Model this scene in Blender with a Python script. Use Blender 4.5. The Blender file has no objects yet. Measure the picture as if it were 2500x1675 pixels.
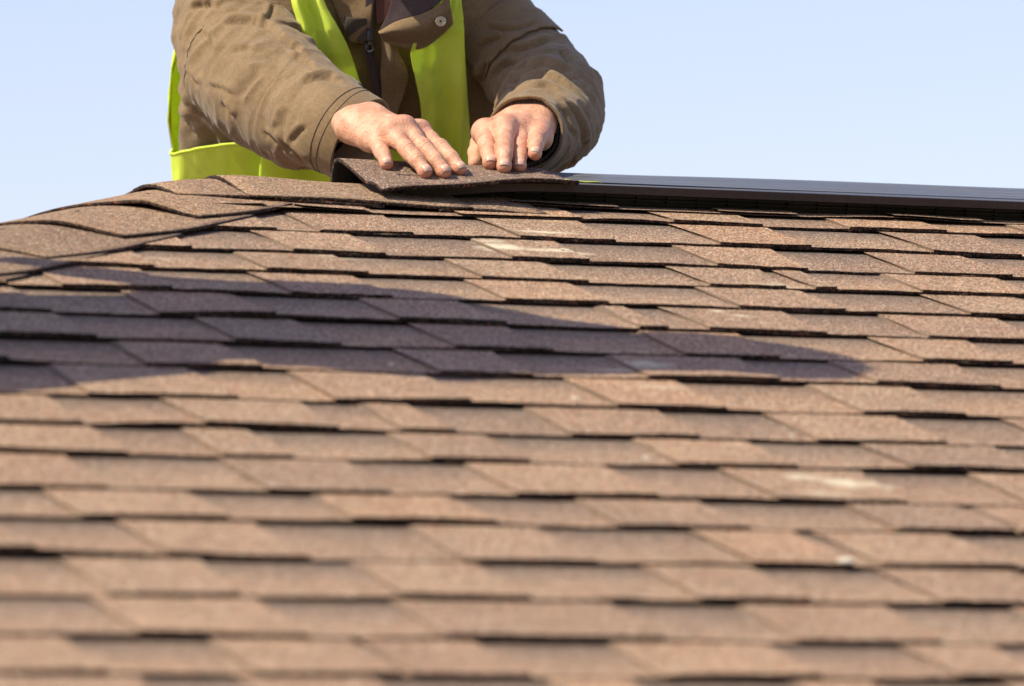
import bpy, bmesh, math, random
import numpy as np
from mathutils import Vector, Matrix

random.seed(7); rng = np.random.default_rng(11)
sc = bpy.context.scene
col = sc.collection

# ------------------------------------------------------------------ frame of the place
TH = math.atan(1/3); CT, ST = math.cos(TH), math.sin(TH)      # 4-in-12 roof
UP, VR = 2.42, -0.048                                           # hip peak / ridge line in roof coordinates
def plane(u, v, n=0.0):                                        # roof coordinates (along ridge, down slope, off the roof) -> world
    w = v - VR
    return np.array([u-UP, -w*CT - n*ST, -w*ST + n*CT])
CAM = plane(0, 7.07534, 1.23171)
CR = np.array([0.92916679, -0.36927284, -0.01693046])
CU = np.array([-0.02690663, -0.11323913, 0.99320337])
CF = np.array([0.36868022, 0.92239605, 0.11515393])
FPX = 14600.0
def ray(px, py): return CF + CR*((px-1250)/FPX) - CU*((py-837.5)/FPX)
def at(px, py, z): return CAM + ray(px, py)*z                  # a point z metres from the camera plane
def pix(P):
    d = np.asarray(P)-CAM; z = d@CF
    return np.array([1250+FPX*(d@CR)/z, 837.5-FPX*(d@CU)/z, z])
Z0 = float((plane(2.90, VR, 0.03)-CAM)@CF)                     # distance of the ridge at the hands
K = 2500/2340.0

# ------------------------------------------------------------------ camera, sky, sun, exposure
cd = bpy.data.cameras.new('camera'); cam = bpy.data.objects.new('camera', cd); col.objects.link(cam)
M3 = Matrix(((CR[0], CU[0], -CF[0]), (CR[1], CU[1], -CF[1]), (CR[2], CU[2], -CF[2])))
cam.matrix_world = Matrix.Translation(Vector(CAM)) @ M3.to_4x4()
cd.sensor_width = 36; cd.lens = FPX/2500*36; cd.clip_start = 0.1; cd.clip_end = 20000
cd.dof.use_dof = True; cd.dof.focus_distance = Z0-0.04; cd.dof.aperture_fstop = 5.8; cd.dof.aperture_blades = 9
sc.camera = cam

SUN = np.array([-0.655, 0, 0]) + 0.15*np.array([0, CT, ST]) + 0.755*np.array([0, -ST, CT])
SUN /= np.linalg.norm(SUN)
w = bpy.data.worlds.new('World'); sc.world = w; w.use_nodes = True
nt = w.node_tree; bg = nt.nodes['Background']
sky = nt.nodes.new('ShaderNodeTexSky'); sky.sky_type = 'NISHITA'; sky.sun_disc = False
sky.sun_elevation = math.asin(SUN[2]); sky.sun_rotation = math.atan2(SUN[0], SUN[1])
sky.altitude = 0; sky.air_density = 1.4; sky.dust_density = 0.9; sky.ozone_density = 2.2
tint = nt.nodes.new('ShaderNodeMix'); tint.data_type = 'RGBA'; tint.blend_type = 'MULTIPLY'; tint.inputs[0].default_value = 1.0
tint.inputs[7].default_value = (1.06, 0.90, 1.0, 1)             # one white balance for the whole sky
nt.links.new(sky.outputs[0], tint.inputs[6]); nt.links.new(tint.outputs[2], bg.inputs[0]); bg.inputs[1].default_value = 0.142
sl = bpy.data.lights.new('sun', 'SUN'); sl.energy = 5.0; sl.angle = math.radians(0.53); sl.color = (1.0, 0.90, 0.66)
so = bpy.data.objects.new('sun', sl); col.objects.link(so)
so.rotation_euler = Vector(-SUN).to_track_quat('-Z', 'Y').to_euler(); so.location = (-5, -3, 8)
sc.view_settings.view_transform = 'Standard'; sc.view_settings.look = 'None'
sc.view_settings.exposure = 0.44; sc.view_settings.gamma = 1.0; sc.view_settings.use_curve_mapping = False
sc.render.resolution_x, sc.render.resolution_y = 1024, 686

# ------------------------------------------------------------------ helpers
def link(o, parent=None, **kw):
    col.objects.link(o)
    if parent is not None: o.parent = parent
    for k, v in kw.items(): o[k] = v
    return o
def thing(name, label, cat, loc=(0, 0, 0), group=None):
    o = bpy.data.objects.new(name, None); o.location = loc; o.empty_display_size = .1
    link(o, label=label, category=cat)
    if group: o['group'] = group
    return o
def mesh_obj(name, V, Fc, mats, parent=None, smooth=True, midx=None, **kw):
    me = bpy.data.meshes.new(name)
    me.from_pydata([tuple(map(float, v)) for v in V], [], [tuple(map(int, f)) for f in Fc])
    for m in (mats if isinstance(mats, (list, tuple)) else [mats]): me.materials.append(m)
    if smooth: me.polygons.foreach_set('use_smooth', [True]*len(me.polygons))
    if midx is not None: me.polygons.foreach_set('material_index', np.asarray(midx, dtype=np.int32))
    me.update()
    o = bpy.data.objects.new(name, me); link(o, parent, **kw)
    if parent is not None and parent.type == 'EMPTY' and parent.location.length > 0:
        o.matrix_parent_inverse = Matrix.Translation(parent.location).inverted()
    return o
def attr(o, name, vals):
    a = o.data.attributes.new(name, 'FLOAT', 'POINT'); a.data.foreach_set('value', np.asarray(vals, dtype=np.float32))
class MB:                                                       # collects simple shapes into one mesh
    def __init__(s): s.V = []; s.F = []; s.M = []
    def add(s, V, F, m=0):
        b = len(s.V); s.V += [tuple(v) for v in V]; s.F += [tuple(i+b for i in f) for f in F]; s.M += [m]*len(F)
    def box8(s, P, m=0):                                        # 8 corners: bottom 4 then top 4, same winding
        s.add(P, [(3, 2, 1, 0), (4, 5, 6, 7), (0, 1, 5, 4), (1, 2, 6, 5), (2, 3, 7, 6), (3, 0, 4, 7)], m)
    def box(s, c, h, m=0):
        x, y, z = c; a, b, d = h
        s.box8([(x-a, y-b, z-d), (x+a, y-b, z-d), (x+a, y+b, z-d), (x-a, y+b, z-d), (x-a, y-b, z+d), (x+a, y-b, z+d), (x+a, y+b, z+d), (x-a, y+b, z+d)], m)
    def tube(s, pts, r, n=8, m=0):
        pts = [np.asarray(p, float) for p in pts]; rs = r if isinstance(r, (list, tuple)) else [r]*len(pts)
        V = []
        ref = np.array([.3, .5, .8])
        for i, p in enumerate(pts):
            t = pts[min(i+1, len(pts)-1)]-pts[max(i-1, 0)]; t = t/np.linalg.norm(t)
            a = np.cross(t, ref); a /= np.linalg.norm(a); b = np.cross(t, a)
            V += [p+rs[i]*(math.cos(q)*a+math.sin(q)*b) for q in np.arange(n)*2*math.pi/n]
        F = [(i*n+j, i*n+(j+1) % n, (i+1)*n+(j+1) % n, (i+1)*n+j) for i in range(len(pts)-1) for j in range(n)]
        F += [tuple(range(n))[::-1], tuple((len(pts)-1)*n+j for j in range(n))]
        s.add(V, F, m)
    def build(s, name, mats, parent=None, smooth=False, **kw): return mesh_obj(name, s.V, s.F, mats, parent, smooth, s.M, **kw)
def grid_faces(a, b, wrap=False):
    F = []
    for i in range(a-1):
        for j in range(b if wrap else b-1):
            F.append((i*b+j, i*b+(j+1) % b, (i+1)*b+(j+1) % b, (i+1)*b+j))
    return F
def cr_spline(P, n):                                            # Catmull-Rom through the rows of P
    P = np.asarray(P, float); m = len(P)
    E = np.vstack([2*P[0]-P[1], P, 2*P[-1]-P[-2]])
    t = np.linspace(0, m-1-1e-9, n); i = t.astype(int); f = (t-i)[:, None]
    a, b, c, d = E[i], E[i+1], E[i+2], E[i+3]
    return .5*((2*b)+(c-a)*f+(2*a-5*b+4*c-d)*f**2+(3*b-a-3*c+d)*f**3)
# value noise used to crease cloth
_perm = rng.random((257, 257))
def vnoise(x, y):
    xi = np.floor(x).astype(int); yi = np.floor(y).astype(int); fx = x-xi; fy = y-yi
    fx = fx*fx*fx*(fx*(fx*6-15)+10); fy = fy*fy*fy*(fy*(fy*6-15)+10)
    g = lambda a, b: _perm[a % 256, b % 256]
    return (g(xi, yi)*(1-fx)+g(xi+1, yi)*fx)*(1-fy)+(g(xi, yi+1)*(1-fx)+g(xi+1, yi+1)*fx)*fy
def creases(S, T, ang, L, W, amp, seed):                        # sharp folds, L long and W apart, running at ang to the S axis
    c, s_ = math.cos(ang), math.sin(ang)
    a = S*c+T*s_; b = -S*s_+T*c
    wx = (vnoise(S/.05+seed*7.3, T/.05+1.7)-.5)*W*.9
    n1 = vnoise(a/L+seed*3.1+50, (b+wx)/W+seed*1.7+50)
    n2 = vnoise(a/(L*.6)+seed*5.9+90, (b+wx)/(W*.45)+seed*2.9+90)
    r1 = 1-np.abs(2*n1-1)*1.6; r2 = 1-np.abs(2*n2-1)*1.6
    return amp*(np.clip(r1, -.6, 1)**1.0*.75+.3*np.clip(r2, -.6, 1))

# ------------------------------------------------------------------ materials
def mat(name, base=(.5, .5, .5), rough=.7, metal=0., spec=.5):
    m = bpy.data.materials.new(name); m.use_nodes = True
    b = m.node_tree.nodes['Principled BSDF']
    b.inputs['Base Color'].default_value = (*base, 1); b.inputs['Roughness'].default_value = rough
    b.inputs['Metallic'].default_value = metal; b.inputs['Specular IOR Level'].default_value = spec
    return m, m.node_tree, b
class NT:
    def __init__(s, t): s.t = t
    def n(s, typ, **kw):
        x = s.t.nodes.new(typ)
        for k, v in kw.items(): setattr(x, k, v)
        return x
    def l(s, a, b): s.t.links.new(a, b)
    def coord(s): return s.n('ShaderNodeTexCoord').outputs['Object']
    def noise(s, scale, detail=2, rough=.5, vec=None):
        x = s.n('ShaderNodeTexNoise'); x.inputs['Scale'].default_value = scale; x.inputs['Detail'].default_value = detail
        x.inputs['Roughness'].default_value = rough; s.l(vec if vec is not None else s.coord(), x.inputs['Vector']); return x.outputs['Fac']
    def ramp(s, fac, stops, interp='LINEAR'):
        r = s.n('ShaderNodeValToRGB'); r.color_ramp.interpolation = interp
        e = r.color_ramp.elements
        while len(e) < len(stops): e.new(.5)
        for el, (p, c) in zip(e, stops): el.position = p; el.color = (*c, 1) if len(c) == 3 else c
        s.l(fac, r.inputs[0]); return r.outputs[0]
    def mix(s, f, a, b, mode='MIX'):
        x = s.n('ShaderNodeMix', data_type='RGBA', blend_type=mode); x.clamp_factor = True
        for v, k in ((f, 0), (a, 6), (b, 7)):
            if isinstance(v, (int, float)): x.inputs[k].default_value = v
            elif isinstance(v, tuple): x.inputs[k].default_value = (*v, 1)
            else: s.l(v, x.inputs[k])
        return x.outputs[2]
    def math(s, op, a, b=None, c=None):
        x = s.n('ShaderNodeMath', operation=op)
        for i, v in enumerate((a, b, c)):
            if v is None: continue
            if isinstance(v, (int, float)): x.inputs[i].default_value = v
            else: s.l(v, x.inputs[i])
        return x.outputs[0]
    def bump(s, h, strength, dist, bsdf, prev=None):
        x = s.n('ShaderNodeBump'); x.inputs['Strength'].default_value = strength; x.inputs['Distance'].default_value = dist
        s.l(h, x.inputs['Height'])
        if prev is not None: s.l(prev, x.inputs['Normal'])
        if bsdf is not None: s.l(x.outputs[0], bsdf.inputs['Normal'])
        return x.outputs[0]

STAINS = [(2.690, .362, .040, .035, 1.0), (2.755, .378, .060, .018, .85), (2.79, .256, .050, .011, .95), (2.69, .315, .03, .02, .5), (2.597, 1.060, .035, .030, .7), (2.56, 1.085, .05, .010, .55), (2.565, 1.175, .04, .02, .35),
 (2.581, 1.640, .030, .030, .95), (2.545, 1.612, .03, .02, .7), (2.615, 1.640, .03, .018, .6), (2.53, 1.70, .03, .016, .5), (2.826, .723, .012, .012, .7), (2.842, .755, .02, .010, .6), (2.97, .56, .05, .012, .35), (2.45, .45, .06, .015, .3), (2.20, .50, .05, .012, .3)]
def granule_material(name, tones, gscale=560., bandy=False, stains=False, tint=1.0):
    m, t, b = mat(name, rough=.92, spec=.25); N = NT(t); co = N.coord()
    v = N.n('ShaderNodeTexVoronoi'); v.inputs['Scale'].default_value = gscale; v.inputs['Randomness'].default_value = 1
    N.l(co, v.inputs['Vector'])
    sep = N.n('ShaderNodeSeparateColor'); N.l(v.outputs['Color'], sep.inputs[0])
    c = N.ramp(sep.outputs[0], tones, 'CONSTANT')
    big = N.noise(9, 3, .6); mid = N.noise(45, 3, .65)
    mod = N.math('ADD', N.math('MULTIPLY', big, .5), N.math('MULTIPLY', mid, .7))
    c = N.mix(1.0, c, N.ramp(mod, [(.25, (.74, .74, .76)), (.85, (1.22, 1.2, 1.17))]), 'MULTIPLY')
    c = N.mix(1.0, c, N.ramp(N.noise(190, 3, .65), [(.3, (.62, .61, .60)), (.7, (1.34, 1.34, 1.34))]), 'MULTIPLY')
    oi = N.n('ShaderNodeObjectInfo')
    c = N.mix(1.0, c, N.ramp(oi.outputs['Random'], [(0, (.85, .86, .89)), (.3, (.97, .94, .93)), (.6, (1.0, 1.01, 1.01)), (1, (1.12, 1.05, .98))]), 'MULTIPLY')
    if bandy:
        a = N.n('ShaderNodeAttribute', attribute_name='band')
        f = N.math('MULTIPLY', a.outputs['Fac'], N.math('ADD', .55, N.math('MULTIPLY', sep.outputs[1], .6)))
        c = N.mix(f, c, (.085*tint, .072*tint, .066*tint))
    if stains:
        f = None
        brk = N.noise(70, 4, .7)
        for (u, vv, a_, b_, k) in STAINS:
            P = plane(u, vv)
            d = N.n('ShaderNodeVectorMath', operation='SUBTRACT'); N.l(co, d.inputs[0]); d.inputs[1].default_value = tuple(P)
            q1 = N.n('ShaderNodeVectorMath', operation='DOT_PRODUCT'); N.l(d.outputs[0], q1.inputs[0]); q1.inputs[1].default_value = (1/a_, 0, 0)
            q2 = N.n('ShaderNodeVectorMath', operation='DOT_PRODUCT'); N.l(d.outputs[0], q2.inputs[0]); q2.inputs[1].default_value = (0, CT/b_, ST/b_)
            r = N.math('ADD', N.math('POWER', N.math('ABSOLUTE', q1.outputs['Value']), 2.), N.math('POWER', N.math('ABSOLUTE', q2.outputs['Value']), 2.))
            g = N.math('MULTIPLY', N.math('MAXIMUM', N.math('SUBTRACT', 1.0, r), 0.0), k)
            f = g if f is None else N.math('MAXIMUM', f, g)
        f = N.math('MULTIPLY', f, N.ramp(brk, [(.34, (.15, .15, .15)), (.50, (1, 1, 1))]))
        c = N.mix(f, c, (.66, .58, .42))
    N.l(c, b.inputs['Base Color'])
    h = N.math('ADD', N.math('MULTIPLY', v.outputs['Distance'], -1.0), N.math('MULTIPLY', sep.outputs[2], .5))
    N.bump(h, .75, .0016, b)
    return m
TONES = [(0, (0.113, 0.074, 0.049)), (0.17, (0.27, 0.176, 0.112)), (0.4, (0.378, 0.257, 0.171)), (0.58, (0.205, 0.132, 0.09)), (0.68, (0.475, 0.34, 0.233)), (0.82, (0.432, 0.167, 0.088)), (0.88, (0.108, 0.089, 0.081)), (0.93, (0.648, 0.539, 0.415))]
M_tab = granule_material('shingle_granules', TONES, stains=True)
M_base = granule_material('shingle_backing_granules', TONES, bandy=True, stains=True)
CAPT = [(p, (a*.88, b_*.88, c*.86)) for p, (a, b_, c) in TONES]
M_cap = granule_material('cap_granules', CAPT, gscale=620)
NEWT = [(0, (0.094, 0.064, 0.051)), (0.2, (0.171, 0.12, 0.093)), (0.45, (0.238, 0.171, 0.133)), (0.66, (0.133, 0.094, 0.078)), (0.78, (0.299, 0.221, 0.177)), (0.9, (0.266, 0.133, 0.089)), (0.95, (0.465, 0.399, 0.344))]
M_new = granule_material('new_cap_granules', NEWT, gscale=640)
M_butt, t, b = mat('asphalt_cut_edge', (.03, .022, .018), .95, spec=.2); N = NT(t)
v = N.n('ShaderNodeTexVoronoi'); v.inputs['Scale'].default_value = 420; N.l(N.coord(), v.inputs['Vector'])
sp = N.n('ShaderNodeSeparateColor'); N.l(v.outputs['Color'], sp.inputs[0])
N.l(N.ramp(sp.outputs[0], [(0, (.016, .012, .010)), (.5, (.045, .030, .024)), (.80, (.10, .062, .045)), (.95, (.17, .055, .035))], 'CONSTANT'), b.inputs['Base Color'])
M_side, _, _ = mat('shingle_side_cut', (.15, .105, .076), .95, spec=.2)
M_felt, _, _ = mat('asphalt_underside', (.012, .011, .011), .8, spec=.3)
M_deck, t, b = mat('roof_deck_wood', (.3, .2, .11), .8); N = NT(t); N.l(N.ramp(N.noise(14, 5), [(0, (.22, .14, .07)), (1, (.4, .28, .16))]), b.inputs['Base Color'])
# ridge vent plastic: streaked glossy black
M_vent, t, b = mat('vent_plastic', (.02, .021, .023), .33, spec=.6); N = NT(t)
mp = N.n('ShaderNodeMapping'); mp.inputs['Scale'].default_value = (1.6, 170, 170); N.l(N.coord(), mp.inputs['Vector'])
st = N.noise(1.0, 4, .7, mp.outputs[0]); du = N.noise(12, 4, .7)
N.l(N.ramp(st, [(.25, (.055, .058, .066)), (.48, (.085, .088, .097)), (.64, (.14, .145, .155)), (.78, (.30, .30, .31))]), b.inputs['Base Color'])
N.l(N.ramp(N.math('ADD', N.math('MULTIPLY', st, .6), N.math('MULTIPLY', du, .4)), [(.3, (.24,)*3), (.7, (.6,)*3)]), b.inputs['Roughness'])
N.bump(st, .18, .0006, b)
M_ventdark, t, b = mat('vent_louvre_plastic', (.012, .011, .012), .5, spec=.35); N = NT(t)
mp = N.n('ShaderNodeMapping'); mp.inputs['Scale'].default_value = (30, 700, 700); N.l(N.coord(), mp.inputs['Vector'])
N.l(N.ramp(N.noise(1.0, 3, .7, mp.outputs[0]), [(.62, (.012, .011, .011)), (.78, (.10, .085, .06))]), b.inputs['Base Color'])
M_lip, t, b = mat('vent_lip_plastic', (.03, .022, .022), .55, spec=.4); N = NT(t)
N.l(N.ramp(N.noise(120, 4, .7), [(.3, (.024, .017, .018)), (.72, (.042, .030, .030)), (.8, (.12, .10, .085))]), b.inputs['Base Color'])

# ------------------------------------------------------------------ setting: ground and the house body
GZ = -4.9
M_grass, t, b = mat('grass_ground', (.06, .09, .03), .95, spec=.1); N = NT(t)
N.l(N.ramp(N.noise(.7, 8, .65), [(.3, (.035, .055, .018)), (.7, (.085, .10, .04))]), b.inputs['Base Color'])
mesh_obj('ground', [(-6000, -6000, GZ), (6000, -6000, GZ), (6000, 6000, GZ), (-6000, 6000, GZ)], [(0, 1, 2, 3)], M_grass, None, False, kind='structure')
M_wall, t, b = mat('house_siding', (.62, .57, .48), .8); N = NT(t)
N.l(N.ramp(N.noise(5, 4), [(.3, (.55, .50, .42)), (.7, (.66, .61, .52))]), b.inputs['Base Color'])

EAVE = 4.2                                                       # horizontal run of each slope
XR = 7.0                                                         # far end of the ridge
house = thing('house', 'brown asphalt shingle roof with hip and ridge, slope of laminated shingles in courses', 'house')
dk = MB(); t_ = .018; g = -.012
E1 = EAVE
top = [(-E1, -E1, -E1/3), (XR, -E1, -E1/3), (XR, 0, 0), (0, 0, 0), (-E1, E1, -E1/3), (XR, E1, -E1/3)]
for idx in ((0, 1, 2, 3), (3, 2, 5, 4), (0, 3, 4)):
    P = [np.array(top[i]) for i in idx]
    P1 = [p+np.array([0, 0, g]) for p in P]; P0 = [p+np.array([0, 0, g-t_]) for p in P]
    n = len(P)
    dk.add(P0+P1, [tuple(range(n))[::-1], tuple(range(n, 2*n))]+[(i, (i+1) % n, n+(i+1) % n, n+i) for i in range(n)])
dk.build('roof_deck', M_deck, house)
wl = MB(); e = EAVE-.45
for (c, h) in (((XR/2-e/2-.1, -e, (GZ-1.62)/2), ((XR+e)/2-.1, .08, (-1.62-GZ)/2)), ((XR/2-e/2-.1, e, (GZ-1.62)/2), ((XR+e)/2-.1, .08, (-1.62-GZ)/2)), ((-e, 0, (GZ-1.62)/2), (.08, e-.081, (-1.62-GZ)/2)), ((XR-.29, 0, (GZ-1.62)/2), (.08, e-.081, (-1.62-GZ)/2))):
    wl.box(c, h)
wl.build('wall', M_wall, house)

# ------------------------------------------------------------------ front slope: courses read off the photograph (gap = stretch without a top-layer tab)
VL = [.05, .141, .294, .441, .570, .708, .852, .998, 1.133, 1.292, 1.437, 1.571, 1.725, 1.849, 2.001, 2.149, 2.295, 2.425, 2.568, 2.711, 2.854]
def vline(k, u):
    if k < 0: return -.018 + 0*u
    if k == 0: return np.maximum(.0755-.061*(u-2.59), .012)
    return VL[k] + 0*u
GAPS = {0: [(600, 684), (850, 1068), (1355, 1571), (1784, 1991), (2218, 2420)],
 1: [(575, 686), (921, 1156), (1401, 1636), (1868, 2150), (2374, 2560)],
 2: [(383, 612), (847, 1145), (1344, 1642), (1871, 2110), (2344, 2540)],
 3: [(303, 571), (811, 1085), (1325, 1625), (1836, 1882), (1945, 2150), (2426, 2600)],
 4: [(-60, 74), (333, 610), (858, 1134), (1382, 1696), (1950, 2245), (2486, 2700)],
 5: [(30, 295), (563, 877), (1120, 1456), (1520, 1612), (1901, 2142), (2426, 2650)],
 6: [(131, 476), (721, 1000), (1232, 1557), (1789, 2120), (2349, 2600)],
 7: [(-60, 276), (539, 962), (1197, 1483), (1795, 2021), (2325, 2600)],
 8: [(-200, 120), (459, 699), (1030, 1374), (1645, 1969), (2213, 2520)],
 9: [(109, 391), (721, 880), (989, 1276), (1593, 1863), (2177, 2442)],
 10: [(216, 443), (601, 945), (1180, 1543), (1820, 2098), (2420, 2650)],
 11: [(150, 533), (833, 1128), (1470, 1751), (2084, 2360)],
 12: [(-160, 101), (457, 768), (1098, 1404), (1705, 2062), (2338, 2375)],
 13: [(-30, 283), (621, 1000), (1307, 1681), (1929, 1985), (2315, 2640)],
 14: [(-200, 144), (477, 856), (1158, 1567), (1828, 2137), (2470, 2700)],
 15: [(-140, 214), (621, 950), (1481, 1800), (2149, 2470)],
 16: [(153, 508), (850, 885), (1155, 1487), (1870, 2193)]}
PC = np.array([0, 7.07534, 1.23171])
def u_at(px, k):                                                 # where course line k crosses a photo column, in roof coordinates
    lo, hi = 0.3, 6.0
    for _ in range(40):
        m_ = .5*(lo+hi)
        if pix(plane(m_, vline(k, m_), .004))[0] < px: lo = m_
        else: hi = m_
    return .5*(lo+hi)
U0, U1, KMAX = -1.2, 5.4, 20
def hip_u(v): return UP-(v-VR)*CT                                # where the hip cuts a course
LIFT = {}
def lift(k, u):                                                  # courses do not lie dead flat
    a = .0011*np.sin(u*5.1+k*2.3)+.0009*np.sin(u*11.7+k*4.1)+.0006*np.sin(u*23.+k*1.3)
    for (kk, uc, w_, h) in ((14, 1.60, .10, .0045), (6, 2.22, .13, .003), (1, 2.93, .05, .003), (5, 2.2, .12, .002), (8, 1.78, .12, .002), (10, 1.9, .05, .0018), (15, 2.12, .03, .003), (4, 2.6, .08, -.001)):
        if kk == k: a = a+h*np.exp(-((u-uc)/w_)**2)
    return np.maximum(a, -.0012)
NB0, NB1, NT1 = .0044, .0077, .0109
def slab(k, ua, ub, n0t, n1t, n0b, n1b, vtop_off, step, seed, band=False, vend=0.0, crook=0.0):
    """one piece of course k from u=ua..ub: rises from (vline k - off) to its butt at vline k+1"""
    ns = max(3, int((ub-ua)/step)+1)
    us = np.linspace(ua, ub, ns); r = np.random.default_rng(seed+1000)
    jit = r.normal(0, .0011, ns)
    vv_t = vline(k, us)-vtop_off; vv_b = vline(k+1, us)+vend+jit
    L = lift(k+1, us); hu = hip_u(0)
    rows = []
    vm = vline(k, us)+.03; vm2 = vline(k, us)+.085
    fr = lambda v_: ((v_-vv_t)/(vv_b-vv_t))
    for vv, in ((vv_t,), (vline(k, us)-.004,), (vm,), (vm2,), (vv_b,)):
        f_ = fr(vv); rows.append((vv, n0t+(n1t-n0t)*f_+L*f_**2))
    V = []
    kl, kr = r.normal(0, 1, 2)*crook; wl_, wr_ = np.clip(1-np.arange(ns)/2., 0, 1), np.clip(1-np.arange(ns)[::-1]/2., 0, 1)
    for (vv, nn), q_ in zip(rows, (-1.2, -.9, -.1, .7, 1.0)):
        e_ = (kl*q_+r.normal(0, crook*.35))*wl_+(kr*q_+r.normal(0, crook*.35))*wr_
        V += [plane(a, c, d) for a, c, d in zip(us+e_, vv, nn)]
    us = us+kl*wl_+kr*wr_
    V += [plane(a, c-.0006, d) for a, c, d in zip(us, vv_b, n1b+L*.8)]
    V += [plane(a, c, d) for a, c, d in zip(us, vv_t, np.full(ns, n0b))]
    R = len(rows)
    F, M = [], []
    for i in range(R-1):
        for j in range(ns-1):
            F.append((i*ns+j, (i+1)*ns+j, (i+1)*ns+j+1, i*ns+j+1)); M.append(0)
    for j in range(ns-1):
        a = (R-1)*ns; c = R*ns; d = (R+1)*ns
        F.append((a+j, c+j, c+j+1, a+j+1)); M.append(1)
        F.append((c+j, d+j, d+j+1, c+j+1)); M.append(1)
    for j in (0, ns-1):
        l_ = [i*ns+j for i in range(R)]+[R*ns+j, (R+1)*ns+j]
        F.append(tuple(l_) if j == 0 else tuple(l_[::-1])); M.append(2)
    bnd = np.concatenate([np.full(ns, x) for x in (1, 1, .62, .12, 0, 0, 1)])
    return V, F, M, bnd
def tabs_for(k):
    gp = [(u_at(a, k), u_at(b_, k)) for a, b_ in GAPS.get(k, [])]
    r = np.random.default_rng(100+k)
    if not gp: a = 2.2+r.random()*.3; gp = [(a, a+.12+.06*r.random())]
    while gp[-1][1] < U1: a = gp[-1][1]+.07+.13*r.random(); gp.append((a, a+.09+.09*r.random()))
    while gp[0][0] > U0: b_ = gp[0][0]-.07-.13*r.random(); gp.insert(0, (b_-.09-.09*r.random(), b_))
    return [(gp[i][1], gp[i+1][0]) for i in range(len(gp)-1)]
far = MB(); ntab = 0
for k in range(-1, KMAX):
    lo = max(U0, hip_u(vline(k, 2.0)-.03))
    tb = [(max(a, lo), b_) for a, b_ in tabs_for(k) if b_ > lo+.03]
    joints = [lo]
    for a, b_ in tb:
        if a-joints[-1] > .85: joints.append(a)
    joints.append(U1)
    shs = []
    for j in range(len(joints)-1):
        V, F, M, bd = slab(k, joints[j]+.0008, joints[j+1]-.0008, .0006, NB1, -.002, NB0, .04, .018, k*50+j)
        uc = .5*(joints[j]+joints[j+1])
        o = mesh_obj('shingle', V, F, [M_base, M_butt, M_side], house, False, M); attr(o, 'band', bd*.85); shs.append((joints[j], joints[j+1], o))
    for i, (a, b_) in enumerate(tb):
        V, F, M, bd = slab(k, a, b_, .0038, NT1, .0006, NB1-.0004, .035, .015, 9000+k*60+i, vend=.0006, crook=.0035)
        far_out = b_ < .95 or a > 4.15 or k > 18
        if far_out: far.add(V, F, 0); far.M[-len(M):] = M
        else:
            par = [s for s in shs if s[0] <= a+.001][-1][2]
            mesh_obj('shingle_tab', V, F, [M_tab, M_butt, M_side], par, False, M); ntab += 1
far.build('shingle_field', [M_tab, M_butt, M_side], house, kind='stuff')
# lower rows of the front slope, the hip-end slope and the back slope: one joined field each
fld = MB()
def course_row(Ofn, va, vb, ua, ub, seed):
    r = np.random.default_rng(seed); u = ua
    def piece(a, b_, n, m=0):
        v0 = max(va-.04, 0.0) if va < .1 else va-.04
        P = [Ofn(a, v0, 0.0), Ofn(b_, v0, 0.0), Ofn(b_, vb, n), Ofn(a, vb, n), Ofn(b_, vb, n-.003), Ofn(a, vb, n-.003)]
        fld.add(P, [(0, 3, 2, 1)], 0); fld.add(P, [(3, 5, 4, 2)], 1)
    piece(ua, ub, NB1)
    while u < ub-.1:
        w_ = .1+.12*r.random(); piece(u, min(u+w_, ub), NT1); u += w_+.07+.1*r.random()
SL = EAVE/CT
for i in range(30):
    va = VR+VL[-1]-VR+i*.143; vb = va+.143
    if vb-VR > SL: break
    course_row(lambda a, v_, n: plane(a, v_, n), va, vb, hip_u(vb), XR+UP, 500+i)
def back(a, v_, n): return np.array([a, v_*CT+n*ST, -v_*ST+n*CT])
def left(a, v_, n): return np.array([-v_*CT-n*ST, a, -v_*ST+n*CT])
for i in range(31):
    va = i*.143; vb = va+.143
    if vb > SL: break
    course_row(lambda a, v_, n: back(-a, v_, n), va, vb, -XR, va*CT, 700+i)
    course_row(lambda a, v_, n: left(-a, v_, n), va, vb, -va*CT, va*CT, 900+i)
fld.build('shingle_field', [M_tab, M_butt], house, kind='stuff')

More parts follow.
